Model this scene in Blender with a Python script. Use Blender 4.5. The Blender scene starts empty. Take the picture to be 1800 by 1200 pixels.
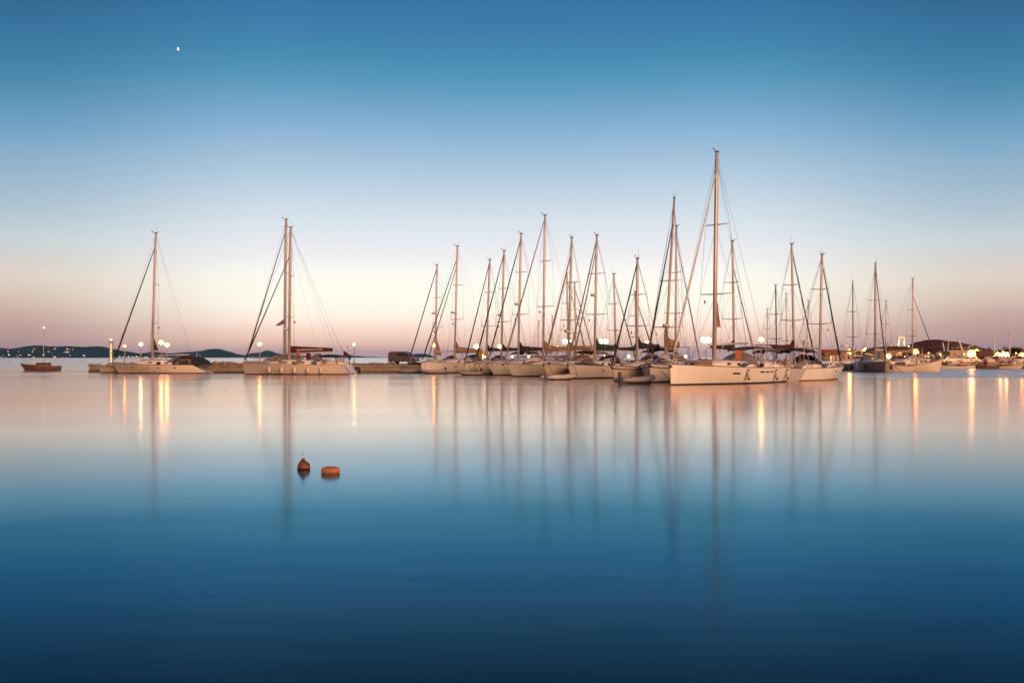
import bpy, math, random
from math import radians as R, sin, cos, pi, tan, atan2, sqrt
from mathutils import Vector, Matrix

random.seed(7)
S = bpy.context.scene
COL = S.collection

# ------------------------------------------------------------------ camera
F = 1750.0            # focal length in pixels of an 1800 px wide picture
H = 1.9               # eye height above the water
HZ = 628.0            # image row of the horizon (of 1200)
cam = bpy.data.cameras.new('camera')
cam.sensor_width = 36.0
cam.lens = 36.0 * F / 1800.0
cam.shift_y = (HZ - 600.0) / 1800.0
cam.clip_start = 0.3
cam.clip_end = 40000.0
co = bpy.data.objects.new('camera', cam)
COL.objects.link(co)
co.location = (0, 0, H)
co.rotation_euler = (R(90), 0, 0)
S.camera = co


def P(px, py, Y):
    return Vector(((px - 900.0) / F * Y, Y, H + (HZ - py) / F * Y))


def wl(py):
    return H * F / (py - HZ)


# ------------------------------------------------------------------ sky
def lin(c):
    return tuple((v / 255.0) / 12.92 if v / 255.0 <= 0.04045 else ((v / 255.0 + 0.055) / 1.055) ** 2.4 for v in c)


W = bpy.data.worlds.new('World')
S.world = W
W.use_nodes = True
nt = W.node_tree
nt.nodes.clear()
N = nt.nodes.new
Lk = nt.links.new


def math_node(nt, op, a, b=None, clamp=False):
    n = nt.nodes.new('ShaderNodeMath')
    n.operation = op
    n.use_clamp = clamp
    for i, v in enumerate((a, b)):
        if v is None:
            continue
        if isinstance(v, (int, float)):
            n.inputs[i].default_value = v
        else:
            nt.links.new(v, n.inputs[i])
    return n.outputs[0]


def ramp_node(nt, fac, stops, interp='LINEAR'):
    n = nt.nodes.new('ShaderNodeValToRGB')
    n.color_ramp.interpolation = interp
    el = n.color_ramp.elements
    while len(el) > 1:
        el.remove(el[-1])
    el[0].position = stops[0][0]
    el[0].color = (*stops[0][1], 1)
    for p, c in stops[1:]:
        e = el.new(p)
        e.color = (*c, 1)
    nt.links.new(fac, n.inputs[0])
    return n.outputs[0]


tc = N('ShaderNodeTexCoord')
sep = N('ShaderNodeSeparateXYZ')
Lk(tc.outputs['Generated'], sep.inputs[0])
hyp = math_node(nt, 'SQRT', math_node(nt, 'ADD', math_node(nt, 'MULTIPLY', sep.outputs[0], sep.outputs[0]),
                                      math_node(nt, 'MULTIPLY', sep.outputs[1], sep.outputs[1])))
el = math_node(nt, 'ARCTAN2', sep.outputs[2], hyp)              # elevation, radians
elf = math_node(nt, 'DIVIDE', el, pi / 2, clamp=True)
elf = math_node(nt, 'POWER', elf, 0.5)                          # finer steps near the horizon
az = math_node(nt, 'ARCTAN2', sep.outputs[0], sep.outputs[1])   # azimuth, 0 = towards the afterglow


def epos(py):
    return math.sqrt(max(0.0, math.atan((HZ - py) / F)) / (pi / 2))


HAZE_D = 0.00005
HAZE_J = (0.045, 0.09, 0.145)      # light the air itself scatters towards the camera


def above_haze(py, c):
    # the sky is seen through the evening air: its own radiance beyond that air
    e = max(1e-4, math.atan((HZ - py) / F))
    T = math.exp(-HAZE_D * min(9000.0, 247.0 / math.tan(e)))
    if HAZE_J[0] == 0.0:
        return tuple(v * 0.5 for v in c)
    return tuple(max(0.0, (v - j * (1 - T)) / T) * 0.5 for v, j in zip(c, HAZE_J))


high = [(math.sqrt(R(26) / (pi / 2)), lin((38, 92, 146))), (math.sqrt(R(38) / (pi / 2)), lin((20, 62, 108))),
        (math.sqrt(R(60) / (pi / 2)), lin((16, 48, 88))), (1.0, lin((14, 42, 80)))]
mid = [(628, (172, 146, 158)), (617, (180, 150, 156)), (603, (222, 184, 170)), (586, (244, 208, 190)), (571, (254, 228, 212)), (545, (255, 248, 231)),
       (512, (255, 253, 238)), (482, (252, 249, 243)), (450, (240, 238, 240)), (400, (220, 229, 236)), (350, (198, 215, 228)),
       (300, (172, 200, 222)), (250, (148, 184, 214)), (200, (120, 168, 204)), (150, (90, 153, 190)), (100, (70, 138, 178)), (50, (63, 124, 169)), (0, (56, 114, 162))]
side = [(628, (146, 122, 138)), (612, (160, 132, 138)), (590, (182, 150, 144)), (560, (196, 168, 158)), (530, (214, 194, 180)),
        (498, (222, 208, 198)), (470, (210, 208, 203)), (440, (200, 210, 213)), (400, (178, 198, 210)), (350, (156, 184, 206)), (300, (134, 172, 202)),
        (250, (106, 156, 190)), (200, (80, 140, 176)), (150, (62, 126, 165)), (100, (55, 112, 156)), (50, (48, 102, 146)), (0, (42, 90, 134))]
rm = ramp_node(nt, elf, sorted([(epos(y), above_haze(y, lin(c))) for y, c in mid] + [(p_, tuple(v * 0.5 for v in c_)) for p_, c_ in high]))
rs = ramp_node(nt, elf, sorted([(epos(y), above_haze(y, lin(c))) for y, c in side] + [(p_, tuple(v * 0.5 for v in c_)) for p_, c_ in high]))
# behind the camera: dusk sky, warmed and brightened as fill for the hulls
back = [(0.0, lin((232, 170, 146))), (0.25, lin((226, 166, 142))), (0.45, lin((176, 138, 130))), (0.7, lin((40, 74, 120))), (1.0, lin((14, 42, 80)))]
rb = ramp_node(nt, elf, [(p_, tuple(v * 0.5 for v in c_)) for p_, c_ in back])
azd = math_node(nt, 'ABSOLUTE', math_node(nt, 'ADD', az, 0.01))
mr = N('ShaderNodeMapRange')
mr.interpolation_type = 'SMOOTHSTEP'
Lk(azd, mr.inputs[0])
mr.inputs[1].default_value = 0.20
mr.inputs[2].default_value = 0.475
mx = N('ShaderNodeMix')
mx.data_type = 'RGBA'
Lk(mr.outputs[0], mx.inputs[0])
Lk(rm, mx.inputs[6])
Lk(rs, mx.inputs[7])
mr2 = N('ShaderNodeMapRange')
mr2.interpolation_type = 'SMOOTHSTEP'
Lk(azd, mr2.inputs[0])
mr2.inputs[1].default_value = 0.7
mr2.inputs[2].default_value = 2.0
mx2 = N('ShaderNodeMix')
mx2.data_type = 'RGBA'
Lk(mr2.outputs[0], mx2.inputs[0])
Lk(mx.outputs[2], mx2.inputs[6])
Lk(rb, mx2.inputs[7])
bg = N('ShaderNodeBackground')
Lk(mx2.outputs[2], bg.inputs[0])
bg.inputs[1].default_value = 2.0      # ramp colours are stored at half
wo = N('ShaderNodeOutputWorld')
Lk(bg.outputs[0], wo.inputs[0])

# the warm glow of the lit town behind the camera: one soft low sun
sd = bpy.data.lights.new('sun', 'SUN')
sd.energy = 4.6
sd.angle = R(48)
sd.color = (1.0, 0.53, 0.28)
so = bpy.data.objects.new('sun', sd)
COL.objects.link(so)
SUN_EL, SUN_AZ = R(13), R(150)      # azimuth clockwise from +Y: behind the camera, a little to the right
dv = Vector((sin(SUN_AZ) * cos(SUN_EL), cos(SUN_AZ) * cos(SUN_EL), sin(SUN_EL)))
so.rotation_euler = dv.to_track_quat('Z', 'Y').to_euler()
so.location = dv * 50

S.view_settings.view_transform = 'Standard'
S.view_settings.look = 'None'
S.view_settings.exposure = 0.0
S.view_settings.gamma = 1.0
S.render.engine = 'CYCLES'
S.cycles.use_denoising = True
S.cycles.max_bounces = 6
S.cycles.glossy_bounces = 3
S.cycles.diffuse_bounces = 2
S.cycles.transmission_bounces = 2
S.cycles.caustics_reflective = False
S.cycles.caustics_refractive = False
S.cycles.sample_clamp_indirect = 6.0
S.cycles.blur_glossy = 0.0

# ------------------------------------------------------------------ materials
MATS = {}


def mat(name, col, rough=0.6, metal=0.0, noise=0.0, nscale=3.0, bump=0.0, spec=0.5, col2=None):
    if name in MATS:
        return MATS[name]
    m = bpy.data.materials.new(name)
    m.use_nodes = True
    t = m.node_tree
    b = t.nodes['Principled BSDF']
    b.inputs['Roughness'].default_value = rough
    b.inputs['Metallic'].default_value = metal
    b.inputs['Specular IOR Level'].default_value = spec
    b.inputs['Base Color'].default_value = (*col, 1)
    if noise > 0 or col2:
        tcn = t.nodes.new('ShaderNodeTexCoord')
        nz = t.nodes.new('ShaderNodeTexNoise')
        nz.inputs['Scale'].default_value = nscale
        nz.inputs['Detail'].default_value = 6
        t.links.new(tcn.outputs['Object'], nz.inputs['Vector'])
        c2 = col2 or tuple(c * (1 - noise) for c in col)
        o = ramp_node(t, nz.outputs[0], [(0.32, c2), (0.68, col)])
        t.links.new(o, b.inputs['Base Color'])
        if bump > 0:
            bp = t.nodes.new('ShaderNodeBump')
            bp.inputs['Strength'].default_value = bump
            bp.inputs['Distance'].default_value = 0.1
            t.links.new(nz.outputs[0], bp.inputs['Height'])
            t.links.new(bp.outputs[0], b.inputs['Normal'])
    MATS[name] = m
    return m


def emat(name, col, strength):
    if name in MATS:
        return MATS[name]
    m = bpy.data.materials.new(name)
    m.use_nodes = True
    b = m.node_tree.nodes['Principled BSDF']
    b.inputs['Base Color'].default_value = (*col, 1)
    b.inputs['Emission Color'].default_value = (*col, 1)
    b.inputs['Emission Strength'].default_value = strength
    MATS[name] = m
    return m


def gelcoat(name, col):
    """painted hull: faint streaks and grime running down from the deck"""
    if name in MATS:
        return MATS[name]
    m = bpy.data.materials.new(name)
    m.use_nodes = True
    t = m.node_tree
    b = t.nodes['Principled BSDF']
    b.inputs['Roughness'].default_value = 0.32
    tcn = t.nodes.new('ShaderNodeTexCoord')
    mp = t.nodes.new('ShaderNodeMapping')
    mp.inputs['Scale'].default_value = (1.2, 1.2, 0.5)
    t.links.new(tcn.outputs['Object'], mp.inputs[0])
    nz = t.nodes.new('ShaderNodeTexNoise')
    nz.inputs['Scale'].default_value = 1.6
    nz.inputs['Detail'].default_value = 5
    t.links.new(mp.outputs[0], nz.inputs['Vector'])
    o = ramp_node(t, nz.outputs[0], [(0.3, tuple(c * 0.92 for c in col)), (0.6, col)])
    t.links.new(o, b.inputs['Base Color'])
    MATS[name] = m
    return m


M_WHITE = gelcoat('white_gelcoat', (0.78, 0.75, 0.70))
M_CREAM = gelcoat('cream_gelcoat', (0.70, 0.63, 0.52))
M_DULL_WHITE = gelcoat('dull_white_gelcoat', (0.56, 0.50, 0.43))  # darker tone of the white gelcoat, for the two breakwater sloops
M_GREY_HULL = gelcoat('grey_lilac_gelcoat', (0.36, 0.27, 0.28))
M_DARK_HULL = gelcoat('dark_gelcoat', (0.035, 0.03, 0.035))
M_NAVY = mat('navy_paint', (0.02, 0.03, 0.09), 0.4)
M_BLACK = mat('black_paint', (0.012, 0.012, 0.014), 0.5)
M_ANTIFOUL = mat('antifouling', (0.06, 0.015, 0.015), 0.8)
M_DECK = mat('deck_white', (0.62, 0.58, 0.52), 0.6, noise=0.25, nscale=2.0)
M_TEAK = mat('teak', (0.30, 0.17, 0.09), 0.7, noise=0.35, nscale=6.0)
M_ALU = mat('mast_aluminium', (0.58, 0.50, 0.45), 0.42, metal=0.25, noise=0.15, nscale=1.5)
M_STEEL = mat('stainless_steel', (0.6, 0.58, 0.56), 0.3, metal=0.8)
M_WIRE = mat('steel_wire', (0.28, 0.25, 0.25), 0.4, metal=0.5)
M_WINDOW = mat('dark_acrylic', (0.015, 0.016, 0.02), 0.12)
M_NAVYC = mat('navy_canvas', (0.018, 0.026, 0.06), 0.9, noise=0.4, nscale=4)
M_BLACKC = mat('charcoal_canvas', (0.02, 0.018, 0.022), 0.9, noise=0.4, nscale=4)
M_TANC = mat('tan_canvas', (0.30, 0.20, 0.13), 0.9, noise=0.35, nscale=3)
M_GREENC = mat('dark_green_canvas', (0.02, 0.035, 0.025), 0.9, noise=0.4, nscale=4)
M_MAROON = mat('maroon_canvas', (0.07, 0.012, 0.014), 0.9, noise=0.3, nscale=3)
M_GREYC = mat('grey_canvas', (0.20, 0.19, 0.20), 0.9, noise=0.35, nscale=3)
M_SAILW = mat('white_sailcloth', (0.70, 0.64, 0.58), 0.8, noise=0.15, nscale=2)
M_ORANGE = mat('orange_canvas', (0.48, 0.13, 0.05), 0.85, noise=0.2, nscale=3)
M_RED = mat('red_cloth', (0.45, 0.04, 0.03), 0.85)
M_BLUE = mat('blue_cloth', (0.03, 0.10, 0.35), 0.85)
M_RUBBER = mat('black_rubber', (0.02, 0.02, 0.02), 0.7)
M_HYPALON = mat('grey_dinghy_tube', (0.36, 0.34, 0.34), 0.6, noise=0.15, nscale=3)
M_ROPE = mat('rope', (0.26, 0.20, 0.15), 0.9)
M_CONC = mat('quay_concrete', (0.34, 0.28, 0.22), 0.9, noise=0.45, nscale=0.9, bump=0.6)
M_CONCD = mat('wet_quay_concrete', (0.10, 0.075, 0.055), 0.5, noise=0.5, nscale=1.4, bump=0.5)
M_ROCK = mat('breakwater_rock', (0.34, 0.25, 0.18), 0.9, noise=0.6, nscale=2.2, bump=0.8)
M_ASPH = mat('asphalt', (0.06, 0.055, 0.05), 0.9, noise=0.3, nscale=2)
M_POLE = mat('galvanised_pole', (0.30, 0.27, 0.24), 0.5, metal=0.4)
M_GALV = M_POLE
M_PLASTER = mat('white_plaster', (0.62, 0.56, 0.46), 0.85, noise=0.2, nscale=1.2)
M_YPLASTER = mat('yellow_plaster', (0.55, 0.40, 0.20), 0.85, noise=0.2, nscale=1.2)
M_TILE = mat('roof_tile', (0.32, 0.09, 0.04), 0.85, noise=0.3, nscale=5)
M_MARBLE = mat('pale_marble', (0.75, 0.70, 0.58), 0.6, noise=0.25, nscale=0.7)
M_STEEL_W = mat('white_painted_steel', (0.70, 0.66, 0.58), 0.5, noise=0.15, nscale=1)
M_BARK = mat('bark', (0.09, 0.06, 0.04), 0.9, noise=0.4)
M_LEAF = mat('tree_leaves', (0.075, 0.085, 0.03), 0.8, noise=0.6, nscale=1.2)
M_HILL_FAR = mat('distant_hillside', (0.014, 0.038, 0.050), 1.0, noise=0.35, nscale=0.004, spec=0.0)
M_HEAD = mat('headland_scrub', (0.17, 0.082, 0.066), 1.0, noise=0.5, nscale=0.05, bump=0.3, spec=0.0)
M_WOODHULL = mat('brown_wooden_hull', (0.15, 0.085, 0.06), 0.6, noise=0.3, nscale=2)
M_BUOY = mat('weathered_orange_float', (0.26, 0.09, 0.03), 0.7, col2=(0.06, 0.028, 0.016), nscale=14.0, bump=0.3)
M_FLOAT = mat('orange_float', (0.50, 0.18, 0.08), 0.7, col2=(0.24, 0.085, 0.04), nscale=16.0, bump=0.2)
M_GLASS_CAR = mat('car_glass', (0.02, 0.02, 0.025), 0.08)
M_CAR = {'dark': mat('dark_car_paint', (0.09, 0.065, 0.06), 0.3), 'white': mat('white_car_paint', (0.6, 0.57, 0.52), 0.3),
         'red': mat('red_car_paint', (0.30, 0.04, 0.03), 0.3), 'silver': mat('silver_car_paint', (0.35, 0.33, 0.32), 0.3, metal=0.4)}

WARM = (1.0, 0.48, 0.14)
WHITE_L = (1.0, 0.70, 0.34)
ORNG = (1.0, 0.30, 0.05)
LS = 72.0
E_WARM = emat('warm_lamp_glow', WARM, LS)
E_WHITE = emat('white_lamp_glow', WHITE_L, LS)
E_ORNG = emat('sodium_lamp_glow', ORNG, LS)
E_YEL = emat('yellow_lamp_glow', (1.0, 0.80, 0.22), LS)
E_WIN = emat('lit_window', (1.0, 0.62, 0.26), 3.0)
E_SMALL = emat('far_lamp_glow', (1.0, 0.80, 0.58), 6.0)
E_SIGN = emat('beacon_lamp_glow', (1.0, 0.60, 0.22), 4.0)
E_MID = emat('string_lamp_glow', (1.0, 0.38, 0.09), 9.0)
E_HALO = emat('lamp_halo_glow', (1.0, 0.46, 0.15), 1.9)  # emissive colour painting a warm halo around the lamps
E_HALO_O = emat('amber_halo_glow', (1.0, 0.33, 0.07), 1.7)
E_RED = emat('red_beacon_glow', (1.0, 0.22, 0.12), 6.0)
E_MOON = emat('moon_surface', (0.95, 0.97, 1.0), 1.6)


REFL_TINT = [(0.0, (1.0, 0.90, 0.84)), (0.05, (1.0, 0.84, 0.74)), (0.093, (0.98, 0.80, 0.69)), (0.164, (0.95, 0.86, 0.78)), (0.235, (0.535, 0.605, 0.64)), (0.305, (0.27, 0.46, 0.575)),
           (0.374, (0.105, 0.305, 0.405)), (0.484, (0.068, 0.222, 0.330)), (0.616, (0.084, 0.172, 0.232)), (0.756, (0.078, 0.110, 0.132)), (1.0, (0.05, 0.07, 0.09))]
WATER_BODY = (0.001, 0.003, 0.006, 1)


def water_material():
    m = bpy.data.materials.new('calm_water')
    m.use_nodes = True
    t = m.node_tree
    t.nodes.clear()
    out = t.nodes.new('ShaderNodeOutputMaterial')
    geo = t.nodes.new('ShaderNodeNewGeometry')
    sp = t.nodes.new('ShaderNodeSeparateXYZ')
    t.links.new(geo.outputs['Position'], sp.inputs[0])
    # the open sea beyond the breakwater is ruffled, the harbour is smooth
    outer = t.nodes.new('ShaderNodeMapRange')
    t.links.new(sp.outputs[1], outer.inputs[0])
    outer.inputs[1].default_value = 145
    outer.inputs[2].default_value = 190
    # slow patches of breeze, long across the view
    mp = t.nodes.new('ShaderNodeMapping')
    mp.inputs['Scale'].default_value = (0.010, 0.06, 1)
    t.links.new(geo.outputs['Position'], mp.inputs[0])
    nz = t.nodes.new('ShaderNodeTexNoise')
    nz.inputs['Scale'].default_value = 1.0
    nz.inputs['Detail'].default_value = 4
    t.links.new(mp.outputs[0], nz.inputs['Vector'])
    patch = t.nodes.new('ShaderNodeMapRange')
    t.links.new(nz.outputs[0], patch.inputs[0])
    patch.inputs[1].default_value = 0.3
    patch.inputs[2].default_value = 0.7
    # a faint residual ripple
    mp2 = t.nodes.new('ShaderNodeMapping')
    mp2.inputs['Scale'].default_value = (0.5, 1.8, 1)
    t.links.new(geo.outputs['Position'], mp2.inputs[0])
    nz2 = t.nodes.new('ShaderNodeTexNoise')
    nz2.inputs['Scale'].default_value = 1.0
    nz2.inputs['Detail'].default_value = 3
    t.links.new(mp2.outputs[0], nz2.inputs['Vector'])
    bp = t.nodes.new('ShaderNodeBump')
    bp.inputs['Strength'].default_value = 0.14
    bp.inputs['Distance'].default_value = 0.02
    t.links.new(nz2.outputs[0], bp.inputs['Height'])

    # reflection tinted and darkened by view angle: its fall-off painted as a fitted ramp
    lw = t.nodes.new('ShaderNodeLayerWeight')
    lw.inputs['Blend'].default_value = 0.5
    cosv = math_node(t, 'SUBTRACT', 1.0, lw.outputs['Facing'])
    refl = ramp_node(t, math_node(t, 'MULTIPLY', cosv, 2.5, clamp=True), REFL_TINT)

    # a lane of ruffled water off the right-hand quay
    lane = t.nodes.new('ShaderNodeMapRange')
    lane.interpolation_type = 'SMOOTHSTEP'
    t.links.new(math_node(t, 'ADD', sp.outputs[1], math_node(t, 'MULTIPLY', patch.outputs[0], 4.0)), lane.inputs[0])
    lane.inputs[1].default_value = 89
    lane.inputs[2].default_value = 97
    side_ = t.nodes.new('ShaderNodeMapRange')
    side_.interpolation_type = 'SMOOTHSTEP'
    t.links.new(math_node(t, 'SUBTRACT', sp.outputs[0], math_node(t, 'MULTIPLY', sp.outputs[1], 0.33)), side_.inputs[0])
    side_.inputs[1].default_value = -1
    side_.inputs[2].default_value = 9
    lanef = math_node(t, 'MULTIPLY', math_node(t, 'MULTIPLY', lane.outputs[0], side_.outputs[0]), 0.16)

    def lobe(r0, r1, spread):
        p = t.nodes.new('ShaderNodeBsdfGlossy')
        p.distribution = 'MULTI_GGX'
        t.links.new(refl, p.inputs['Color'])
        rr = math_node(t, 'ADD', math_node(t, 'MULTIPLY', patch.outputs[0], spread), r0)
        rr = math_node(t, 'ADD', rr, math_node(t, 'MULTIPLY', outer.outputs[0], r1))
        rr = math_node(t, 'ADD', rr, lanef)
        t.links.new(rr, p.inputs['Roughness'])
        t.links.new(bp.outputs[0], p.inputs['Normal'])
        return p.outputs[0]
    a = lobe(0.075, 0.07, 0.08)
    b = lobe(0.17, 0.02, 0.06)
    mix = t.nodes.new('ShaderNodeMixShader')
    mix.inputs[0].default_value = 0.30
    t.links.new(a, mix.inputs[1])
    t.links.new(b, mix.inputs[2])
    df = t.nodes.new('ShaderNodeBsdfDiffuse')
    df.inputs[0].default_value = WATER_BODY
    ad = t.nodes.new('ShaderNodeAddShader')
    t.links.new(mix.outputs[0], ad.inputs[0])
    t.links.new(df.outputs[0], ad.inputs[1])
    t.links.new(ad.outputs[0], out.inputs[0])
    return m


# ------------------------------------------------------------------ mesh helpers
class MB:
    def __init__(s):
        s.v = []
        s.f = []
        s.mi = []
        s.sm = []

    def add(s, vs, fs, mi=0, smooth=False):
        o = len(s.v)
        s.v.extend([tuple(v) for v in vs])
        for f in fs:
            s.f.append(tuple(i + o for i in f))
            s.mi.append(mi)
            s.sm.append(smooth)

    def box(s, c, d, mi=0, rz=0.0, taper=1.0):
        x, y, z = d[0] / 2, d[1] / 2, d[2] / 2
        vs = []
        for sz, k in ((-z, 1.0), (z, taper)):
            for sx, sy in ((-x, -y), (x, -y), (x, y), (-x, y)):
                px, py = sx * k, sy * k
                vs.append((c[0] + px * cos(rz) - py * sin(rz), c[1] + px * sin(rz) + py * cos(rz), c[2] + sz))
        s.add(vs, [(0, 3, 2, 1), (4, 5, 6, 7), (0, 1, 5, 4), (1, 2, 6, 5), (2, 3, 7, 6), (3, 0, 4, 7)], mi)

    def tube(s, pts, r, n=6, mi=0, smooth=True, sy=1.0, cap=True):
        pts = [Vector(p) for p in pts]
        rs = r if isinstance(r, (list, tuple)) else [r] * len(pts)
        vs, fs = [], []
        for i, p in enumerate(pts):
            d = (pts[min(i + 1, len(pts) - 1)] - pts[max(i - 1, 0)])
            if d.length < 1e-9:
                d = Vector((0, 0, 1))
            d.normalize()
            up = Vector((0, 0, 1)) if abs(d.z) < 0.95 else Vector((1, 0, 0))
            a = d.cross(up).normalized()
            b = d.cross(a).normalized()
            for k in range(n):
                an = 2 * pi * k / n
                vs.append(p + a * (rs[i] * cos(an) * sy) + b * (rs[i] * sin(an)))
        for i in range(len(pts) - 1):
            for k in range(n):
                k2 = (k + 1) % n
                fs.append((i * n + k, i * n + k2, (i + 1) * n + k2, (i + 1) * n + k))
        if cap:
            fs.append(tuple(range(n))[::-1])
            fs.append(tuple((len(pts) - 1) * n + k for k in range(n)))
        s.add(vs, fs, mi, smooth)

    def sphere(s, c, r, nu=12, nv=8, mi=0, sc=(1, 1, 1), jit=0.0, smooth=True):
        vs = [(c[0], c[1], c[2] - r * sc[2])]
        for j in range(1, nv):
            ph = -pi / 2 + pi * j / nv
            for i in range(nu):
                th = 2 * pi * i / nu
                k = 1 + random.uniform(-jit, jit)
                vs.append((c[0] + r * sc[0] * cos(ph) * cos(th) * k, c[1] + r * sc[1] * cos(ph) * sin(th) * k, c[2] + r * sc[2] * sin(ph) * k))
        vs.append((c[0], c[1], c[2] + r * sc[2]))
        fs = []
        for i in range(nu):
            fs.append((0, 1 + (i + 1) % nu, 1 + i))
        for j in range(nv - 2):
            for i in range(nu):
                a = 1 + j * nu + i
                b = 1 + j * nu + (i + 1) % nu
                fs.append((a, b, b + nu, a + nu))
        o = 1 + (nv - 2) * nu
        for i in range(nu):
            fs.append((o + i, o + (i + 1) % nu, len(vs) - 1))
        s.add(vs, fs, mi, smooth)

    def lathe(s, prof, n=16, c=(0, 0, 0), mi=0, smooth=True):
        vs, fs = [], []
        for r, z in prof:
            for k in range(n):
                a = 2 * pi * k / n
                vs.append((c[0] + r * cos(a), c[1] + r * sin(a), c[2] + z))
        for i in range(len(prof) - 1):
            for k in range(n):
                k2 = (k + 1) % n
                fs.append((i * n + k, i * n + k2, (i + 1) * n + k2, (i + 1) * n + k))
        fs.append(tuple(range(n))[::-1])
        fs.append(tuple((len(prof) - 1) * n + k for k in range(n)))
        s.add(vs, fs, mi, smooth)

    def grid(s, rows, mi=0, smooth=True, closed=False):
        n = len(rows[0])
        vs = [p for r in rows for p in r]
        fs = []
        for i in range(len(rows) - 1):
            for k in range(n - (0 if closed else 1)):
                k2 = (k + 1) % n
                fs.append((i * n + k, i * n + k2, (i + 1) * n + k2, (i + 1) * n + k))
        s.add(vs, fs, mi, smooth)

    def prism(s, poly, y0, y1, mi=0, smooth=False):
        """polygon in x,z pushed along y"""
        n = len(poly)
        vs = [(x, y0, z) for x, z in poly] + [(x, y1, z) for x, z in poly]
        fs = [tuple(range(n)), tuple(range(2 * n - 1, n - 1, -1))]
        for i in range(n):
            j = (i + 1) % n
            fs.append((i, i + n, j + n, j))
        s.add(vs, fs, mi, smooth)

    def build(s, name, mats, parent=None, loc=None):
        me = bpy.data.meshes.new(name)
        me.from_pydata(s.v, [], s.f)
        if not isinstance(mats, (list, tuple)):
            mats = [mats]
        for m in mats:
            me.materials.append(m)
        me.polygons.foreach_set('material_index', s.mi)
        me.polygons.foreach_set('use_smooth', s.sm)
        me.update()
        o = bpy.data.objects.new(name, me)
        COL.objects.link(o)
        if parent is not None:
            o.parent = parent
        if loc is not None:
            o.location = loc
        return o


def tag(o, label=None, cat=None, group=None, kind=None):
    if label:
        assert 4 <= len(label.split()) <= 16, label
        o['label'] = label
    if cat:
        o['category'] = cat
    if group:
        o['group'] = group
    if kind:
        o['kind'] = kind
    return o


def empty(name, loc, rz=0.0, label=None, cat=None, group=None):
    o = bpy.data.objects.new(name, None)
    COL.objects.link(o)
    o.empty_display_size = 0.3
    o.location = loc
    o.rotation_euler = (0, 0, rz)
    return tag(o, label, cat, group)


def copy_thing(o, loc, rz=None, scale=None, label=None):
    c = o.copy()
    COL.objects.link(c)
    c.location = loc
    if rz is not None:
        c.rotation_euler = (0, 0, rz)
    if scale is not None:
        c.scale = scale if isinstance(scale, (tuple, list)) else (scale,) * 3
    if label:
        c['label'] = label
    for ch in list(o.children):
        d = ch.copy()
        COL.objects.link(d)
        d.parent = c
        for g in list(ch.children):
            e = g.copy()
            COL.objects.link(e)
            e.parent = d
    return c


# ------------------------------------------------------------------ setting: water, far hills, headland
m = MB()
xs = [-7600, -2500, -700, -200, -60, 60, 200, 700, 2500, 7600]
ys = [-600, 0, 20, 60, 120, 200, 500, 1500, 4500, 8600]
m.grid([[(x, y, 0.0) for x in xs] for y in ys], smooth=False)
for i, f in enumerate(m.f):
    m.f[i] = f
sea = m.build('sea', water_material())
tag(sea, kind='structure')


def ridge(name, pts, D, depth, M, seed, rough=0.05, step=6.0, rows=11, base=-2.0, dirt=0.0):
    """a range of hills whose skyline runs through the given picture points at distance D"""
    rnd = random.Random(seed)
    ph = [rnd.uniform(0, 6.28) for _ in range(8)]
    px0, px1 = pts[0][0], pts[-1][0]
    n = int((px1 - px0) / step) + 1

    def prof(px):
        for (a, b), (c, d) in zip(pts, pts[1:]):
            if a <= px <= c:
                t = (px - a) / (c - a)
                t = t * t * (3 - 2 * t)
                return b + (d - b) * t
        return HZ
    rws = []
    for j in range(rows):
        v = j / (rows - 1)
        off = (v - 0.55) * depth
        # shape across the range: rises from the shore, crest at v = 0.55, falls behind
        sh = sin(pi * min(1.0, v / 0.55) / 2) ** 1.3 if v <= 0.55 else cos(pi * (v - 0.55) / 0.9) ** 1.0
        row = []
        for i in range(n + 1):
            px = px0 + (px1 - px0) * i / n
            top = P(px, prof(px), D)
            x = top.x * (1 + off / D * 0.6)
            z = max(0.0, top.z)
            nn = sum(sin(x / (D * 0.013 * (k + 1)) + ph[k] + v * 9 * (k + 1)) / (k + 1) for k in range(4)) * rough
            fall = 1 if abs(v - 0.55) > 0.02 else 0.3
            row.append((x, D + off, base + (z - base) * max(0.0, sh + (nn * sh * fall))))
        rws.append(row)
    mm = MB()
    mm.grid(rws)
    o = mm.build(name, M)
    tag(o, kind='structure')
    return rws


hillA = ridge('distant_hills', [(-160, 612), (-60, 606), (0, 610), (14, 613), (35, 611), (55, 608.5), (70, 607.8), (85, 609.5), (105, 609.5), (125, 608),
                                (150, 608.5), (176, 608), (196, 613), (215, 617), (244, 621), (262, 620), (285, 622), (310, 628)], 5200, 1500, M_HILL_FAR, 3)
ridge('far_hills', [(225, 628), (250, 621), (275, 618), (300, 620.5), (335, 618.5), (357, 617), (370, 614), (386, 613), (398, 616), (412, 621), (432, 625.5), (455, 628)],
      6200, 1400, M_HILL_FAR, 4)
ridge('conical_hills', [(405, 628), (430, 624), (450, 620), (461, 619.5), (472, 615.5), (485, 620), (500, 624), (522, 625), (560, 626), (590, 625.5), (606, 623.5), (613, 623), (624, 625.5), (650, 627), (690, 628)],
      7000, 1300, M_HILL_FAR, 5)
ridge('low_island', [(670, 628), (700, 626.5), (716, 625.5), (722, 622.5), (735, 621.5), (748, 621.5), (756, 623), (764, 628)], 6800, 900, M_HILL_FAR, 6, step=3)
ridge('low_far_shore', [(880, 628), (930, 626), (990, 625.5), (1060, 626.5), (1110, 628)], 7200, 900, M_HILL_FAR, 9)
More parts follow.
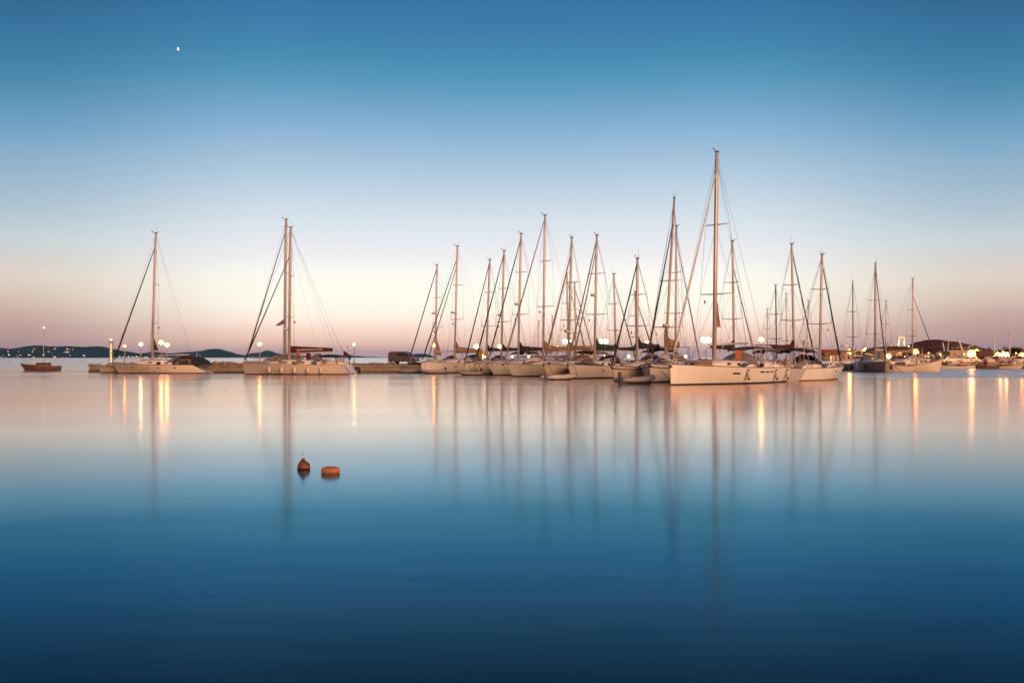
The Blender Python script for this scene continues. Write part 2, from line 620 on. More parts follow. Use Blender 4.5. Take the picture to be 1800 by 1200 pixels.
headR = ridge('headland', [(1484, 628), (1492, 621), (1502, 616), (1524, 612), (1552, 609), (1578, 607.5), (1600, 606.5), (1614, 602.5), (1632, 600.5),
                           (1652, 600), (1672, 602), (1700, 606), (1730, 613.5), (1752, 618), (1800, 621), (1900, 624), (2000, 628)], 620, 190, M_HEAD, 8, rough=0.05, step=4, rows=15)

# ------------------------------------------------------------------ moon
moon = MB()
moon.sphere((0, 0, 0), 27.0, 16, 10, sc=(0.72, 0.72, 1.25))
mp_ = P(313, 86.5, 22000)
mo = moon.build('moon', E_MOON, loc=mp_)
mo.rotation_euler = (0, R(-14), 0)
tag(mo, 'tiny white moon high in the blue sky', 'moon', kind='structure')

# ------------------------------------------------------------------ houses on the far shore
def house(name, w, d, h, wallm, roofm, nwin=2, flat=False, lit=True, winh=1.1):
    root = empty(name, (0, 0, 0))
    b = MB()
    if flat:
        b.box((0, 0, h / 2), (w, d, h))
        b.box((0, 0, h + 0.12), (w + 0.1, d + 0.1, 0.24))
    else:
        b.box((0, 0, h / 2), (w, d, h))
    b.build('wall', wallm, root)
    if not flat:
        r = MB()
        rh = d * 0.28
        vs = [(-w / 2 - .25, -d / 2 - .25, h), (w / 2 + .25, -d / 2 - .25, h), (w / 2 + .25, d / 2 + .25, h), (-w / 2 - .25, d / 2 + .25, h),
              (-w / 2 - .25, 0, h + rh), (w / 2 + .25, 0, h + rh)]
        r.add(vs, [(0, 1, 5, 4), (2, 3, 4, 5), (0, 4, 3), (1, 2, 5), (0, 3, 2, 1)])
        r.build('roof', roofm, root)
    for i in range(nwin):
        q = MB()
        x = -w / 2 + w * (i + 0.75) / (nwin + 0.5)
        q.box((x, -d / 2 - 0.02, h * 0.55), (w * 0.10, 0.06, winh))
        q.build('window', E_WIN if lit and (i % 2 == 0) else M_WINDOW, root)
    dr = MB()
    dr.box((-w / 2 + w * 0.12, -d / 2 - 0.03, 1.0), (1.0, 0.08, 2.0))
    dr.build('door', M_TEAK, root)
    return root


def hill_z(rws, x, v):
    """height of a ridge grid at world x on its row nearest v"""
    row = rws[int(v * (len(rws) - 1))]
    best = min(range(len(row)), key=lambda i: abs(row[i][0] - x))
    return row[best]


vill = house('village_house', 8, 6, 4.5, M_PLASTER, M_TILE, 3, flat=True)
tag(vill, 'tiny white house with a lit window on the distant blue hills', 'house', 'tiny lit village houses on the distant hills')
lampv = MB()
lampv.sphere((0, -3.4, 3.6), 0.75, 8, 6)
lampv.build('porch_lamp', E_SMALL, vill)
rr = random.Random(11)
first = True
for i in range(58):
    px = rr.choice([rr.uniform(50, 78), rr.uniform(82, 132), rr.uniform(96, 128), rr.uniform(140, 230), rr.uniform(165, 300), rr.uniform(2, 40), rr.uniform(225, 300)])
    v = rr.choice([0.0, 0.0, 0.1, 0.1, 0.2, 0.3])
    if px > 150:
        v = 0.0 if rr.random() < .8 else 0.1
    xw = (px - 900) / F * (5200 + (v - .55) * 1500)
    g = hill_z(hillA, xw, v)
    loc = (xw, g[1] - 2, max(1.0, g[2]))
    if first:
        vill.location = loc
        first = False
    else:
        copy_thing(vill, loc, scale=rr.choice((0.35, 0.45, 0.6, 0.8, 1.1)))

# ------------------------------------------------------------------ breakwater (mole)
def quay(name, poly, z, label, seed=1, blocky=True):
    """a quay from a plan polygon: top slab, lip, stained face; edges broken up a little"""
    rnd = random.Random(seed)
    mm = MB()
    n = len(poly)
    # subdivide the outline
    pts = []
    for i in range(n):
        a, b = Vector(poly[i]), Vector(poly[(i + 1) % n])
        k = max(1, int((b - a).length / 1.6))
        for j in range(k):
            pts.append(a.lerp(b, j / k))
    N_ = len(pts)
    c = sum(pts, Vector((0, 0))) / N_
    lv = [(-1.2, 0.05, 1), (0.0, 0.05, 1), (0.22, 0.0, 1), (0.24, 0.0, 0), (z - 0.22, -0.02, 0), (z - 0.2, 0.10, 0), (z - 0.02, 0.10, 0), (z, 0.06, 0)]
    rws = []
    for zz, o, mi in lv:
        row = []
        for i, p in enumerate(pts):
            t = (pts[(i + 1) % N_] - pts[i - 1]).normalized()
            nrm = Vector((t.y, -t.x))
            if (p + nrm - c).length < (p - c).length:
                nrm = -nrm
            j = rnd.uniform(-0.05, 0.05) if zz < z - 0.1 else rnd.uniform(-0.015, 0.015)
            q = p + nrm * (o + j)
            row.append((q.x, q.y, zz + (rnd.uniform(-0.03, 0.03) if zz > 0.5 else 0)))
        rws.append(row)
    for i in range(len(rws) - 1):
        vs = rws[i] + rws[i + 1]
        fs = [(k, (k + 1) % N_, N_ + (k + 1) % N_, N_ + k) for k in range(N_)]
        mm.add(vs, fs, 1 if i < 2 else 0, False)
    mm.add(rws[-1], [tuple(range(N_))], 0)
    o = mm.build(name, [M_CONC, M_CONCD])
    tag(o, label, 'quay')
    return o


def W2(px, Y):
    return ((px - 900) / F * Y, Y)


MZ = 0.92
quay('breakwater', [W2(178, 119.5), W2(372, 121.5), W2(622, 123), W2(735, 123.5), (-6.0, 124.5), (-6.0, 158.0), W2(700, 158), W2(640, 133), W2(180, 130)], MZ,
     'long stone breakwater running behind the two left yachts', 2)
quay('breakwater_end', [W2(156, 131.5), W2(176, 131.5), W2(176.4, 142), W2(158, 142)], 0.98, 'square concrete block at the left tip of the breakwater', 3)
quay('marina_pier', [(-5.9, 126.4), (18.6, 77.2), (22.0, 79.6), (-2.8, 129.2)], 0.95, 'low concrete pier behind the moored yacht row', 5)

# boulders along the seaward side of the breakwater
bl = []
rb_ = random.Random(21)
for k in range(3):
    q = MB()
    q.sphere((0, 0, 0), 0.5, 8, 6, sc=(1.0, 0.8, 0.62), jit=0.16, smooth=False)
    o = q.build('boulder', M_ROCK)
    tag(o, 'rough brown boulder heaped along the top of the breakwater', 'rock', 'boulders heaped on the breakwater')
    bl.append(o)
cnt = 0
for px in [x * 3.6 + 196 for x in range(138)]:
    if 205 < px < 250 and cnt % 2:
        cnt += 1
        continue
    base_h = 0.05
    big = 0.0
    if 368 < px < 432:
        big = 0.35 * (1 - abs(px - 392) / 55)
    Yr = 129.2 + rb_.uniform(-1.0, 0.8) if px < 640 else 131 + rb_.uniform(-1, 1)
    sc = rb_.uniform(0.45, 0.95) + big
    p = W2(px + rb_.uniform(-2, 2), Yr)
    src = bl[cnt % 3]
    if cnt < 3:
        o = src
        o.location = (p[0], p[1], MZ + 0.12 * sc)
        o.scale = (sc, sc, sc)
        o.rotation_euler = (0, 0, rb_.uniform(0, 6))
    else:
        o = copy_thing(src, (p[0], p[1], MZ + 0.12 * sc), rb_.uniform(0, 6), (sc * rb_.uniform(.8, 1.4), sc, sc * rb_.uniform(.7, 1.1)))
    cnt += 1


# ------------------------------------------------------------------ lamps
def street_lamp(px, py, Y, ground, em, label, r=0.15, arm=0.0, cat='street lamp', double=False, group='lamps along the breakwater and quays'):
    p = P(px, py, Y)
    root = empty('street_lamp', (p.x - arm, p.y, ground), 0, label, cat, group)
    h = p.z - ground
    q = MB()
    q.tube([(0, 0, 0), (0, 0, 0.5), (0, 0, h + 0.1)], [0.11, 0.065, 0.05], 8)
    q.lathe([(0.17, 0), (0.17, 0.05), (0.1, 0.08)], 8)
    q.build('pole', M_POLE, root)
    q = MB()
    q.lathe([(0.05, r * 1.8), (r * 0.8, r * 1.75), (r * 0.5, r * 2.0), (0.03, r * 2.2)], 12, (arm, 0, h))
    if arm:
        q.tube([(0, 0, h + 0.05), (arm, 0, h + r * 1.5)], 0.035, 6)
    q.build('lamp_cap', M_POLE, root)
    q = MB()
    q.sphere((arm, 0, h), r * 0.85, 12, 8)
    q.build('lamp_globe', em, root)
    # glowing half shell added behind the globe to imitate a warm halo
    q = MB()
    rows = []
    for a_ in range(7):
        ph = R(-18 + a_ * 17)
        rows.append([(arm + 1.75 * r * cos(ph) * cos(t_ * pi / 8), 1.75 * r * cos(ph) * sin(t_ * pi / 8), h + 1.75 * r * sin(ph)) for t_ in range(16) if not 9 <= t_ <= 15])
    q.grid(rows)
    q.build('halo_shell', E_HALO_O if em is E_ORNG else E_HALO, root)
    return root


street_lamp(219, 608.5, 126, MZ, E_ORNG, 'amber lamp post just left of the leftmost yacht\'s forestay foot', 0.12)
street_lamp(247.5, 605.5, 127, MZ, E_WHITE, 'white lamp post seen between leftmost yacht\'s forestay and mast', 0.16)
street_lamp(283.5, 602.5, 128, MZ, E_WARM, 'taller lamp just right of the leftmost yacht\'s mast', 0.2)
street_lamp(293.5, 606.5, 125, MZ, E_WARM, 'bright lamp over the leftmost yacht\'s boom, second right of its mast', 0.19)
street_lamp(456.5, 605, 127, MZ, E_WARM, 'lamp post over the foredeck of the maroon boom yacht', 0.17)
street_lamp(622.5, 605.5, 127, MZ, E_WHITE, 'slim lamp post standing alone right of the maroon boom yacht', 0.11)
street_lamp(763.5, 607, 138, MZ, E_ORNG, 'orange lamp beside the mast behind the parked van', 0.19)
street_lamp(838, 609.5, 315, 0.8, E_WHITE, 'white lamp left of the yellow harbour hut', 0.5)
street_lamp(879.5, 609.5, 318, 0.8, E_WHITE, 'white lamp glowing beside the dark green sail cover', 0.5)
street_lamp(979, 611, 150, 0.9, E_WARM, 'small lamp left of the white lit kiosk', 0.18)
street_lamp(1137.5, 601.5, 89.8, 0.95, E_YEL, 'small yellow lamp seen past the slanting black furled sail', 0.09)
street_lamp(1338, 597.5, 81.0, 0.95, E_WARM, 'orange lamp beyond the stern of the largest yacht', 0.14)
street_lamp(1494, 618.5, 172, 0.6, E_WARM, 'lamp on the corner of the yellow lit building', 0.3)
street_lamp(1521, 616, 420, 2.0, E_WHITE, 'small white lamp low on the headland slope', 0.6)
street_lamp(1561.5, 627, 160, 0.6, E_WARM, 'lamp behind the grey lilac yacht\'s bow', 0.28)
street_lamp(1609.5, 619, 158, 0.6, E_ORNG, 'orange lamp beside the far yacht below the marble gateway', 0.30)
street_lamp(1708, 622.5, 172, 0.6, E_WARM, 'largest lamp right of the moored patrol ship', 0.42)
street_lamp(1717, 618.5, 190, 0.6, E_WARM, 'taller lamp just right of the largest quay lamp', 0.30)
street_lamp(1724, 625, 180, 0.6, E_WARM, 'low third lamp in the cluster right of the ship', 0.28)
street_lamp(1759, 625, 176, 0.6, E_WHITE, 'left lamp of the bright pair on the right quay', 0.27)
street_lamp(1769, 625, 176, 0.6, E_WHITE, 'right lamp of the bright pair on the right quay', 0.29)
street_lamp(1796.5, 625, 178, 0.6, E_ORNG, 'rightmost lamp at the edge of the quay', 0.32)


def flood_mast(px, py, Y, w, label, em=E_WHITE):
    p = P(px, py, Y)
    root = empty('floodlight_mast', (p.x, p.y, 0.8), 0, label, 'floodlight', 'floodlight masts on the town quay')
    h = p.z - 0.8
    q = MB()
    q.tube([(0, 0, 0), (0, 0, h + 0.5)], [0.16, 0.10], 8)
    q.box((0, 0.25, h), (w * 1.6, 0.14, 0.16))
    q.build('pole', M_POLE, root)
    for sx in (-1, 1):
        q = MB()
        q.tube([(sx * w * 0.5, 0.25, h), (sx * w * 0.5, -0.05, h - 0.04)], [w * 0.34, w * 0.58], 14)
        hd = q.build('floodlight_housing', M_BLACK, root)
        q = MB()
        q.sphere((sx * w * 0.5, -0.08, h), w * 0.52, 14, 8, sc=(1, 0.35, 1))
        q.build('lens', em, hd)
    return root


flood_mast(996, 599.5, 297, 1.15, 'twin floodlight glowing above the white lit kiosk')
flood_mast(1061, 599.5, 298, 1.2, 'twin floodlight right of the kiosk above a green sail cover')
flood_mast(1241, 597.5, 318, 1.55, 'brightest twin floodlight just left of the tallest mast')

# beacon tower at the breakwater head
p = P(195.2, 636, 124)
root = empty('harbour_beacon', (p.x, p.y, MZ), 0, 'slim lit beacon column at the head of the breakwater', 'beacon')
q = MB()
q.lathe([(0.5, 0), (0.5, 0.2), (0.32, 0.24), (0.32, 0.3)], 12)
q.build('plinth', M_CONC, root)
q = MB()
for k in range(4):
    a = pi / 4 + k * pi / 2
    q.tube([(0.26 * cos(a), 0.26 * sin(a), 0.3), (0.18 * cos(a), 0.18 * sin(a), 2.95)], 0.03, 5)
for k in range(9):
    z = 0.45 + k * 0.3
    for j in range(4):
        a, b = pi / 4 + j * pi / 2, pi / 4 + (j + 1) * pi / 2
        rr_ = 0.26 - 0.08 * z / 2.9
        q.tube([(rr_ * cos(a), rr_ * sin(a), z), (rr_ * cos(b), rr_ * sin(b), z + 0.15)], 0.016, 4)
q.lathe([(0.34, 2.95), (0.34, 3.0), (0.1, 3.02)], 10)
q.build('lattice', M_POLE, root)
for k in range(8):
    q = MB()
    q.sphere((0, -0.02, 0.52 + k * 0.3), 0.085, 8, 6)
    q.build('lamp', E_SIGN, root)
q = MB()
q.lathe([(0.1, 3.02), (0.13, 3.1), (0.11, 3.25), (0.02, 3.32)], 10)
q.build('lantern', E_RED, root)


# ------------------------------------------------------------------ sailboats
def furl(a, b, r0, r1, M_, parent, name='furled_sail', bulge=0.12):
    q = MB()
    n = 14
    pts, rs = [], []
    for i in range(n + 1):
        t = i / n
        pts.append(Vector(a).lerp(Vector(b), t))
        k = r0 * (1 - t) + r1 * t
        if t < 0.03:
            k *= 0.5
        elif t < 0.3:
            k *= 1 + bulge * sin(t * 40)
        rs.append(k)
    q.tube(pts, rs, 7)
    return q.build(name, M_, parent)


def sailboat(label, bow=None, Y=None, theta=None, mastpx=None, top=None, L=12.0, B=None, m=0.42, hull=None, stripe=None, boot=None,
             bowz=1.3, sternz=1.0, rake=0.9, srake=0.8, stay=None, stay_top=0.94, stay_r=0.075, stay2=None, boom=True, cover=None, cover_h=0.45,
             hood=None, bimini=None, fenders=0, fender_m=None, ports=3, radar=False, spr=(0.36, 0.66), mast_r=0.12, flag=None, sprit=0.0,
             detail=2, mastat=None, cabin=True, boomlen=0.40, boom_z=1.25, canvas_box=0, mastm=None, raft=None, cat='sailboat', group='yachts moored in the marina', vents=False, bimini_h=1.65):
    """bow = (px, waterline row) of the stem; the heading is solved so that the mast foot stands at mastpx"""
    hull = hull or M_WHITE
    B = B or (L * 0.31)
    mastm = mastm or M_ALU
    if mastat is not None:                      # mast position and heading known
        mx_, my_ = W2(*mastat)
        th = theta
        bx, by = mx_ - m * L * cos(th), my_ - m * L * sin(th)
    else:
        Yb = wl(bow[1]) if Y is None else Y
        bx, by = W2(bow[0], Yb)
        if theta is None:
            best = None
            for k in range(-300, 1250):
                t = R(k / 10)
                X_, Y_ = bx + m * L * cos(t), by + m * L * sin(t)
                e = abs(900 + F * X_ / Y_ - mastpx)
                if best is None or e < best[0]:
                    best = (e, t)
            theta = best[1]
        th = theta
        mx_, my_ = bx + m * L * cos(th), by + m * L * sin(th)
    cx, cy = bx + L / 2 * cos(th), by + L / 2 * sin(th)
    rz = th + pi                                # +x local = towards the bow
    root = empty('sailboat', (cx, cy, 0), rz, label, cat, group)
    # mast top in the boat's frame
    kx = (top[0] - 900) / F
    c_, s_ = cos(th), sin(th)
    den = (c_ - kx * s_)
    rk = (kx * my_ - mx_) / den if abs(den) > 0.12 else 0.3
    rk = max(-0.6, min(3.6, rk))
    Yt = my_ + rk * s_
    ztop = H + (HZ - top[1]) / F * Yt
    mxl = L / 2 - m * L                         # mast foot x (local)
    # ---------------- hull
    nst = 18 if detail > 1 else 10
    lev = [-0.45, -0.02, 0.10, 0.14, 0.5, 0.8, 0.86, 1.0]

    def sheer(t):
        return bowz + (sternz - bowz) * t - 0.10 * sin(pi * t)

    def halfw(t, f):
        wd = B / 2 * ((1 - (1 - min(t / 0.58, 1)) ** 2.3) if t < 0.58 else 1 - 0.22 * ((t - 0.58) / 0.42) ** 1.8)
        ww = B / 2 * 0.86 * ((1 - (1 - min(t / 0.62, 1)) ** 1.65) if t < 0.62 else 1 - 0.36 * ((t - 0.62) / 0.38) ** 1.8)
        g = max(0.0, min(1.0, f)) ** 0.65
        return max(0.015, ww + (wd - ww) * g)

    def xat(t, f):
        f = max(0.0, f)
        xb = L / 2 - rake * (1 - f)
        xs_ = -L / 2 + srake * f
        return xb + (xs_ - xb) * t
    rings = []
    for i in range(nst + 1):
        t = (i / nst) ** 1.15
        sh = sheer(t)
        right, left = [], []
        for lf in lev:
            if lf <= 0.14:
                z = lf if lf > 0 else (-0.45 * (0.3 + 0.7 * min(1, t * 3)) if lf < -0.1 else 0.0)
                f = max(0.0, z / sh)
            else:
                z = sh * lf
                f = lf
            w = halfw(t, f)
            if lf < -0.1:
                w *= 0.55
            right.append((xat(t, f), -w, z))
            left.append((xat(t, f), w, z))
        rings.append(left[::-1] + right)
    q = MB()
    nl = len(lev)
    strip = {}
    bootm = boot or M_NAVY
    # face rows k: between column k and k+1 (left side runs top->keel, right side keel->top)
    for i in range(nst):
        for k in range(2 * nl - 1):
            a, b_ = rings[i][k], rings[i][k + 1]
            c2, d2 = rings[i + 1][k + 1], rings[i + 1][k]
            j = k if k >= nl else 2 * nl - 2 - k       # mirrored row index on the right side
            row = j - nl
            if k == nl - 1:
                mi = 2
            else:
                mi = 2 if row == 0 else (1 if row == 1 else (0 if row != 5 else (3 if stripe else 0)))
                if row == 2:
                    mi = 0
            q.add([a, b_, c2, d2], [(0, 1, 2, 3)], mi, False)
    q.add(rings[-1], [tuple(range(2 * nl))], 0)
    hl = q.build('hull', [hull, bootm, M_ANTIFOUL, stripe or M_NAVY], root)
    # merge for smooth shading
    import bmesh
    bmx = bmesh.new()
    bmx.from_mesh(hl.data)
    bmesh.ops.remove_doubles(bmx, verts=bmx.verts, dist=0.0005)
    for f_ in bmx.faces:
        f_.smooth = len(f_.verts) <= 4
    for e_ in bmx.edges:
        if len(e_.link_faces) == 2 and (len(e_.link_faces[0].verts) > 4 or len(e_.link_faces[1].verts) > 4):
            e_.smooth = False
    bmx.to_mesh(hl.data)
    bmx.free()
    # ---------------- deck and toe rail
    q = MB()
    rows = []
    for i in range(nst + 1):
        t = (i / nst) ** 1.15
        sh = sheer(t)
        w = halfw(t, 1.0) - 0.01
        x = xat(t, 1.0)
        rows.append([(x, w * u, sh - 0.012 + 0.07 * (1 - u * u)) for u in (-1, -0.5, 0, 0.5, 1)])
    q.grid(rows)
    q.build('deck', M_DECK, root)
    q = MB()
    for sgn in (-1, 1):
        q.tube([(xat((i / nst) ** 1.15, 1), sgn * halfw((i / nst) ** 1.15, 1), sheer((i / nst) ** 1.15) + 0.015) for i in range(nst + 1)], 0.03, 5)
    q.build('toe_rail', M_TEAK if detail > 1 else M_ALU, root)
    dz = sheer(m)

    def dk(x):
        return sheer(min(1, max(0, (L / 2 - x) / L)))
    # ---------------- coachroof
    if cabin:
        x0, x1 = L / 2 - 0.24 * L, L / 2 - 0.64 * L
        q = MB()
        rows = []
        nn = 8
        for i in range(nn + 1):
            t = i / nn
            x = x0 + (x1 - x0) * t
            hgt = 0.42 * min(1.0, t * 3.2) ** 0.7 + 0.02
            w = B * (0.16 + 0.13 * min(1, t * 1.8))
            z = dk(x) + 0.03
            rows.append([(x, -w, z), (x, -w * 0.94, z + hgt * 0.75), (x, -w * 0.8, z + hgt), (x, 0, z + hgt + 0.07), (x, w * 0.8, z + hgt), (x, w * 0.94, z + hgt * 0.75), (x, w, z)])
        q.grid(rows, smooth=True)
        q.add(rows[-1], [tuple(range(7))])
        q.add(rows[0], [tuple(range(7))[::-1]])
        cb = q.build('cabin', M_WHITE, root)
        nw = 3 if detail > 1 else 2
        for sgn in (-1, 1):
            for k in range(nw):
                t = 0.42 + 0.2 * k
                x = x0 + (x1 - x0) * t
                w = B * (0.16 + 0.13 * min(1, t * 1.8))
                q = MB()
                q.box((x, sgn * (w * 0.975 + 0.012), dk(x) + 0.03 + 0.2), (0.45 if nw == 3 else 0.8, 0.03, 0.15))
                q.build('window', M_WINDOW, cb)
        if detail > 1:
            q = MB()
            for hx in (x0 - 0.5, x0 - 1.5):
                q.box((hx - 0.3, 0, dk(hx) + 0.34 + 0.14), (0.5, 0.5, 0.06))
            q.build('hatch', M_WINDOW, cb)
            q = MB()
            for sgn in (-1, 1):
                q.tube([(x0 - 0.9, sgn * B * 0.2, dk(x0) + 0.5), (x1 + 0.4, sgn * B * 0.22, dk(x1) + 0.56)], 0.018, 4)
            q.build('handrail', M_TEAK, cb)
    # ---------------- cockpit: coaming, wheel
    xc = L / 2 - 0.82 * L
    for sgn in (-1, 1):
        q = MB()
        q.prism([(xc + 1.9, dk(xc)), (xc + 1.7, dk(xc) + 0.34), (xc - 1.2, dk(xc) + 0.26), (xc - 1.4, dk(xc))], sgn * B * 0.27, sgn * B * 0.31)
        q.build('coaming', M_WHITE, root)
    if detail > 1:
        q = MB()
        nseg = 16
        q.tube([(xc - 0.5, 0.45 * cos(2 * pi * k / nseg), dk(xc) + 0.75 + 0.45 * sin(2 * pi * k / nseg)) for k in range(nseg + 1)], 0.018, 4)
        for k in range(4):
            q.tube([(xc - 0.5, 0, dk(xc) + 0.75), (xc - 0.5, 0.45 * cos(k * pi / 2), dk(xc) + 0.75 + 0.45 * sin(k * pi / 2))], 0.012, 4)
        q.tube([(xc - 0.4, 0, dk(xc)), (xc - 0.4, 0, dk(xc) + 0.8)], 0.07, 6)
        q.build('steering_wheel', M_STEEL, root)
    # ---------------- sprayhood and bimini

    def canopy(xf, xb_, w, zb, zh, M_, name, drop=0.35, legs=True):
        q = MB()
        rows = []
        for i in range(6):
            t = i / 5
            x = xf + (xb_ - xf) * t
            hh = zh * (1 - drop * (1 - sin(pi * min(1, t * 0.85 + 0.12)))) if name == 'bimini' else zh * (0.35 + 0.65 * sin(pi / 2 * min(1, t * 1.2)))
            rows.append([(x, w * sin(a), zb + hh * (0.0 if name == 'sprayhood' else 0.80) + hh * cos(a) * (1.0 if name == 'sprayhood' else 0.20)) for a in [(-pi / 2) + pi * j / 8 for j in range(9)]])
        q.grid(rows)
        rows2 = [[(x, y * 0.985, z - 0.03) for x, y, z in r] for r in rows]
        q.grid(rows2)
        o = q.build(name, M_, root)
        if legs:
            q = MB()
            for (x, xx) in ((xf, xf + (xb_ - xf) * .5), (xb_, xf + (xb_ - xf) * .5)):
                for sgn in (-1, 1):
                    q.tube([(x, sgn * w * .98, zb + zh * 0.75), (xx, sgn * w, zb)], 0.016, 4)
            q.build('canopy_frame', M_STEEL, o)
        return o
    if hood:
        xh = L / 2 - 0.60 * L
        canopy(xh + 0.3, xh - 1.1, B * 0.29, dk(xh) + 0.28, 0.85, hood, 'sprayhood', legs=False)
    if bimini:
        xb0 = L / 2 - 0.72 * L
        canopy(xb0, xb0 - 2.3, B * 0.36, dk(xb0), bimini_h, bimini, 'bimini', drop=0.12)
    # ---------------- mast
    rkt = rk

    def mp3(t):
        return Vector((mxl - rkt * t, 0, dz + 0.3 + (ztop - dz - 0.3) * t))
    q = MB()
    q.tube([mp3(0) - Vector((0, 0, 0.3)), mp3(0.5), mp3(0.86), mp3(1)], [mast_r * 1.12, mast_r * 1.12, mast_r * 1.05, mast_r * 0.85], 10, sy=0.8)
    ms = q.build('mast', mastm, root)
    sw = [B * 0.30, B * 0.22, B * 0.15]
    tips = []
    for k, t in enumerate(spr):
        for sgn in (-1, 1):
            c = mp3(t)
            e = c + Vector((-0.25, sgn * sw[k], 0.06))
            q = MB()
            q.tube([c, e], [0.05, 0.03], 5)
            q.build('spreader', mastm, ms)
            tips.append((t, sgn, e))
    q = MB()
    tp = mp3(1)
    q.tube([tp, tp + Vector((0.4, 0, 0.12)), tp + Vector((0.55, 0, 0.28))], 0.012, 4)
    q.box((tp.x + 0.42, tp.y, tp.z + 0.2), (0.22, 0.02, 0.07))
    q.tube([tp + Vector((-0.1, 0.05, 0)), tp + Vector((-0.1, 0.05, 0.75))], 0.009, 4)
    q.box((tp.x, tp.y, tp.z + 0.05), (0.42, 0.12, 0.09))
    q.tube([tp + Vector((-0.2, 0, 0.06)), tp + Vector((-0.45, 0, 0.3))], 0.012, 4)
    q.build('masthead_gear', M_BLACK, ms)
    if radar:
        c = mp3(radar if isinstance(radar, float) else 0.45)
        q = MB()
        q.lathe([(0.05, -0.12), (0.27, -0.08), (0.30, 0.0), (0.26, 0.1), (0.05, 0.14)], 12, (c.x + 0.42, 0, c.z))
        q.tube([c + Vector((0.05, 0, -0.1)), c + Vector((0.45, 0, -0.12))], 0.03, 4)
        q.build('radar_dome', M_STEEL_W, ms)
    # ---------------- standing rigging
    wr = 0.012
    q = MB()
    stem = Vector((L / 2 + sprit - 0.12, 0, bowz + 0.05))
    chain = {sgn: Vector((mxl - 0.2, sgn * (halfw(m, 1) - 0.06), dz + 0.02)) for sgn in (-1, 1)}
    for sgn in (-1, 1):
        tt = sorted([x for x in tips if x[1] == sgn], key=lambda x: x[0])
        path = [chain[sgn]] + [x[2] for x in tt] + [mp3(0.97)]
        for a, b_ in zip(path, path[1:]):
            q.tube([a, b_], wr, 4)
        q.tube([chain[sgn] + Vector((0.35, 0, 0)), mp3(spr[0] - 0.01)], wr, 4)
        if len(tt) > 1:
            q.tube([tt[0][2], mp3(spr[1] - 0.01)], wr * 0.8, 4)
    stern_pt = Vector((-L / 2 + srake + 0.15, 0, sternz + 0.05))
    q.tube([mp3(1), mp3(1).lerp(stern_pt, 0.82)], wr, 4)
    for sgn in (-1, 1):
        q.tube([mp3(1).lerp(stern_pt, 0.82), stern_pt + Vector((0, sgn * B * 0.3, 0))], wr, 4)
    q.tube([mp3(0.99), stem + Vector((0.04, 0, 0))], wr, 4)
    # topping lift and halyards
    q.tube([mp3(0.98), mp3(0) + Vector((-boomlen * L, 0, boom_z))], wr * 0.7, 4)
    q.tube([mp3(0.96) + Vector((0.15, 0.05, 0)), mp3(0) + Vector((0.25, 0.1, 0.1))], wr * 0.8, 4)
    q.build('rigging', M_WIRE, root)
    # ---------------- furled headsails
    if stay:
        a = stem + (mp3(stay_top) - stem) * 0.035
        furl(a, stem + (mp3(stay_top) - stem) * 0.985, stay_r, stay_r * 0.45, stay, root)
        q = MB()
        q.lathe([(0.10, 0), (0.12, 0.03), (0.12, 0.14), (0.08, 0.17)], 10, tuple(stem + (mp3(stay_top) - stem) * 0.022))
        q.build('furling_drum', M_BLACK, root)
    if stay2:
        inner = Vector((L / 2 - 1.0 + sprit, 0, bowz + 0.05))
        tp2 = mp3(stay_top - 0.07)
        furl(inner + (tp2 - inner) * 0.03, inner + (tp2 - inner) * 0.99, stay_r * 0.9, stay_r * 0.45, stay2, root)
    if sprit > 0.2:
        q = MB()
        q.tube([(L / 2 - 0.6, 0, bowz + 0.06), (L / 2 + sprit, 0, bowz + 0.08)], 0.06, 6)
        q.build('bowsprit', M_TEAK, root)
    # ---------------- boom and sail cover
    if boom:
        g = mp3(0) + Vector((-0.15, 0, boom_z))
        e = g + Vector((-boomlen * L, 0, 0.12))
        q = MB()
        q.tube([g, e], 0.075, 6)
        bo = q.build('boom', mastm, root)
        q = MB()
        q.tube([mp3(0) + Vector((-0.1, 0, 0.1)), g.lerp(e, 0.28)], 0.035, 5)
        q.build('kicking_strap', mastm, root)
        q = MB()
        q.tube([g.lerp(e, 0.9), (e.x + 0.5, 0, dk(e.x) + 0.3)], 0.02, 4)
        q.tube([g.lerp(e, 0.8), (e.x + 0.7, 0.1, dk(e.x) + 0.3)], 0.02, 4)
        q.build('mainsheet', M_ROPE, root)
        if cover:
            q = MB()
            rows = []
            nn = 14
            for i in range(nn + 1):
                t = i / nn
                c = g.lerp(e, 0.01 + t * 0.95)
                hh = cover_h * (1.0 - 0.45 * min(1, t * 1.3)) + (cover_h * 1.1 * max(0, 1 - t * 7))
                hh *= 1 + 0.06 * sin(t * 37) + 0.04 * sin(t * 71)
                ww = 0.15 + 0.05 * sin(t * 23)
                rows.append([(c.x, -ww * 0.6, c.z - 0.05), (c.x, -ww, c.z + hh * 0.3), (c.x, -ww * 0.7, c.z + hh * 0.75), (c.x, 0, c.z + hh),
                             (c.x, ww * 0.7, c.z + hh * 0.75), (c.x, ww, c.z + hh * 0.3), (c.x, ww * 0.6, c.z - 0.05)])
            q.grid(rows, closed=True)
            q.add(rows[0], [tuple(range(7))])
            q.add(rows[-1], [tuple(range(7))[::-1]])
            q.build('sail_cover', cover, bo)
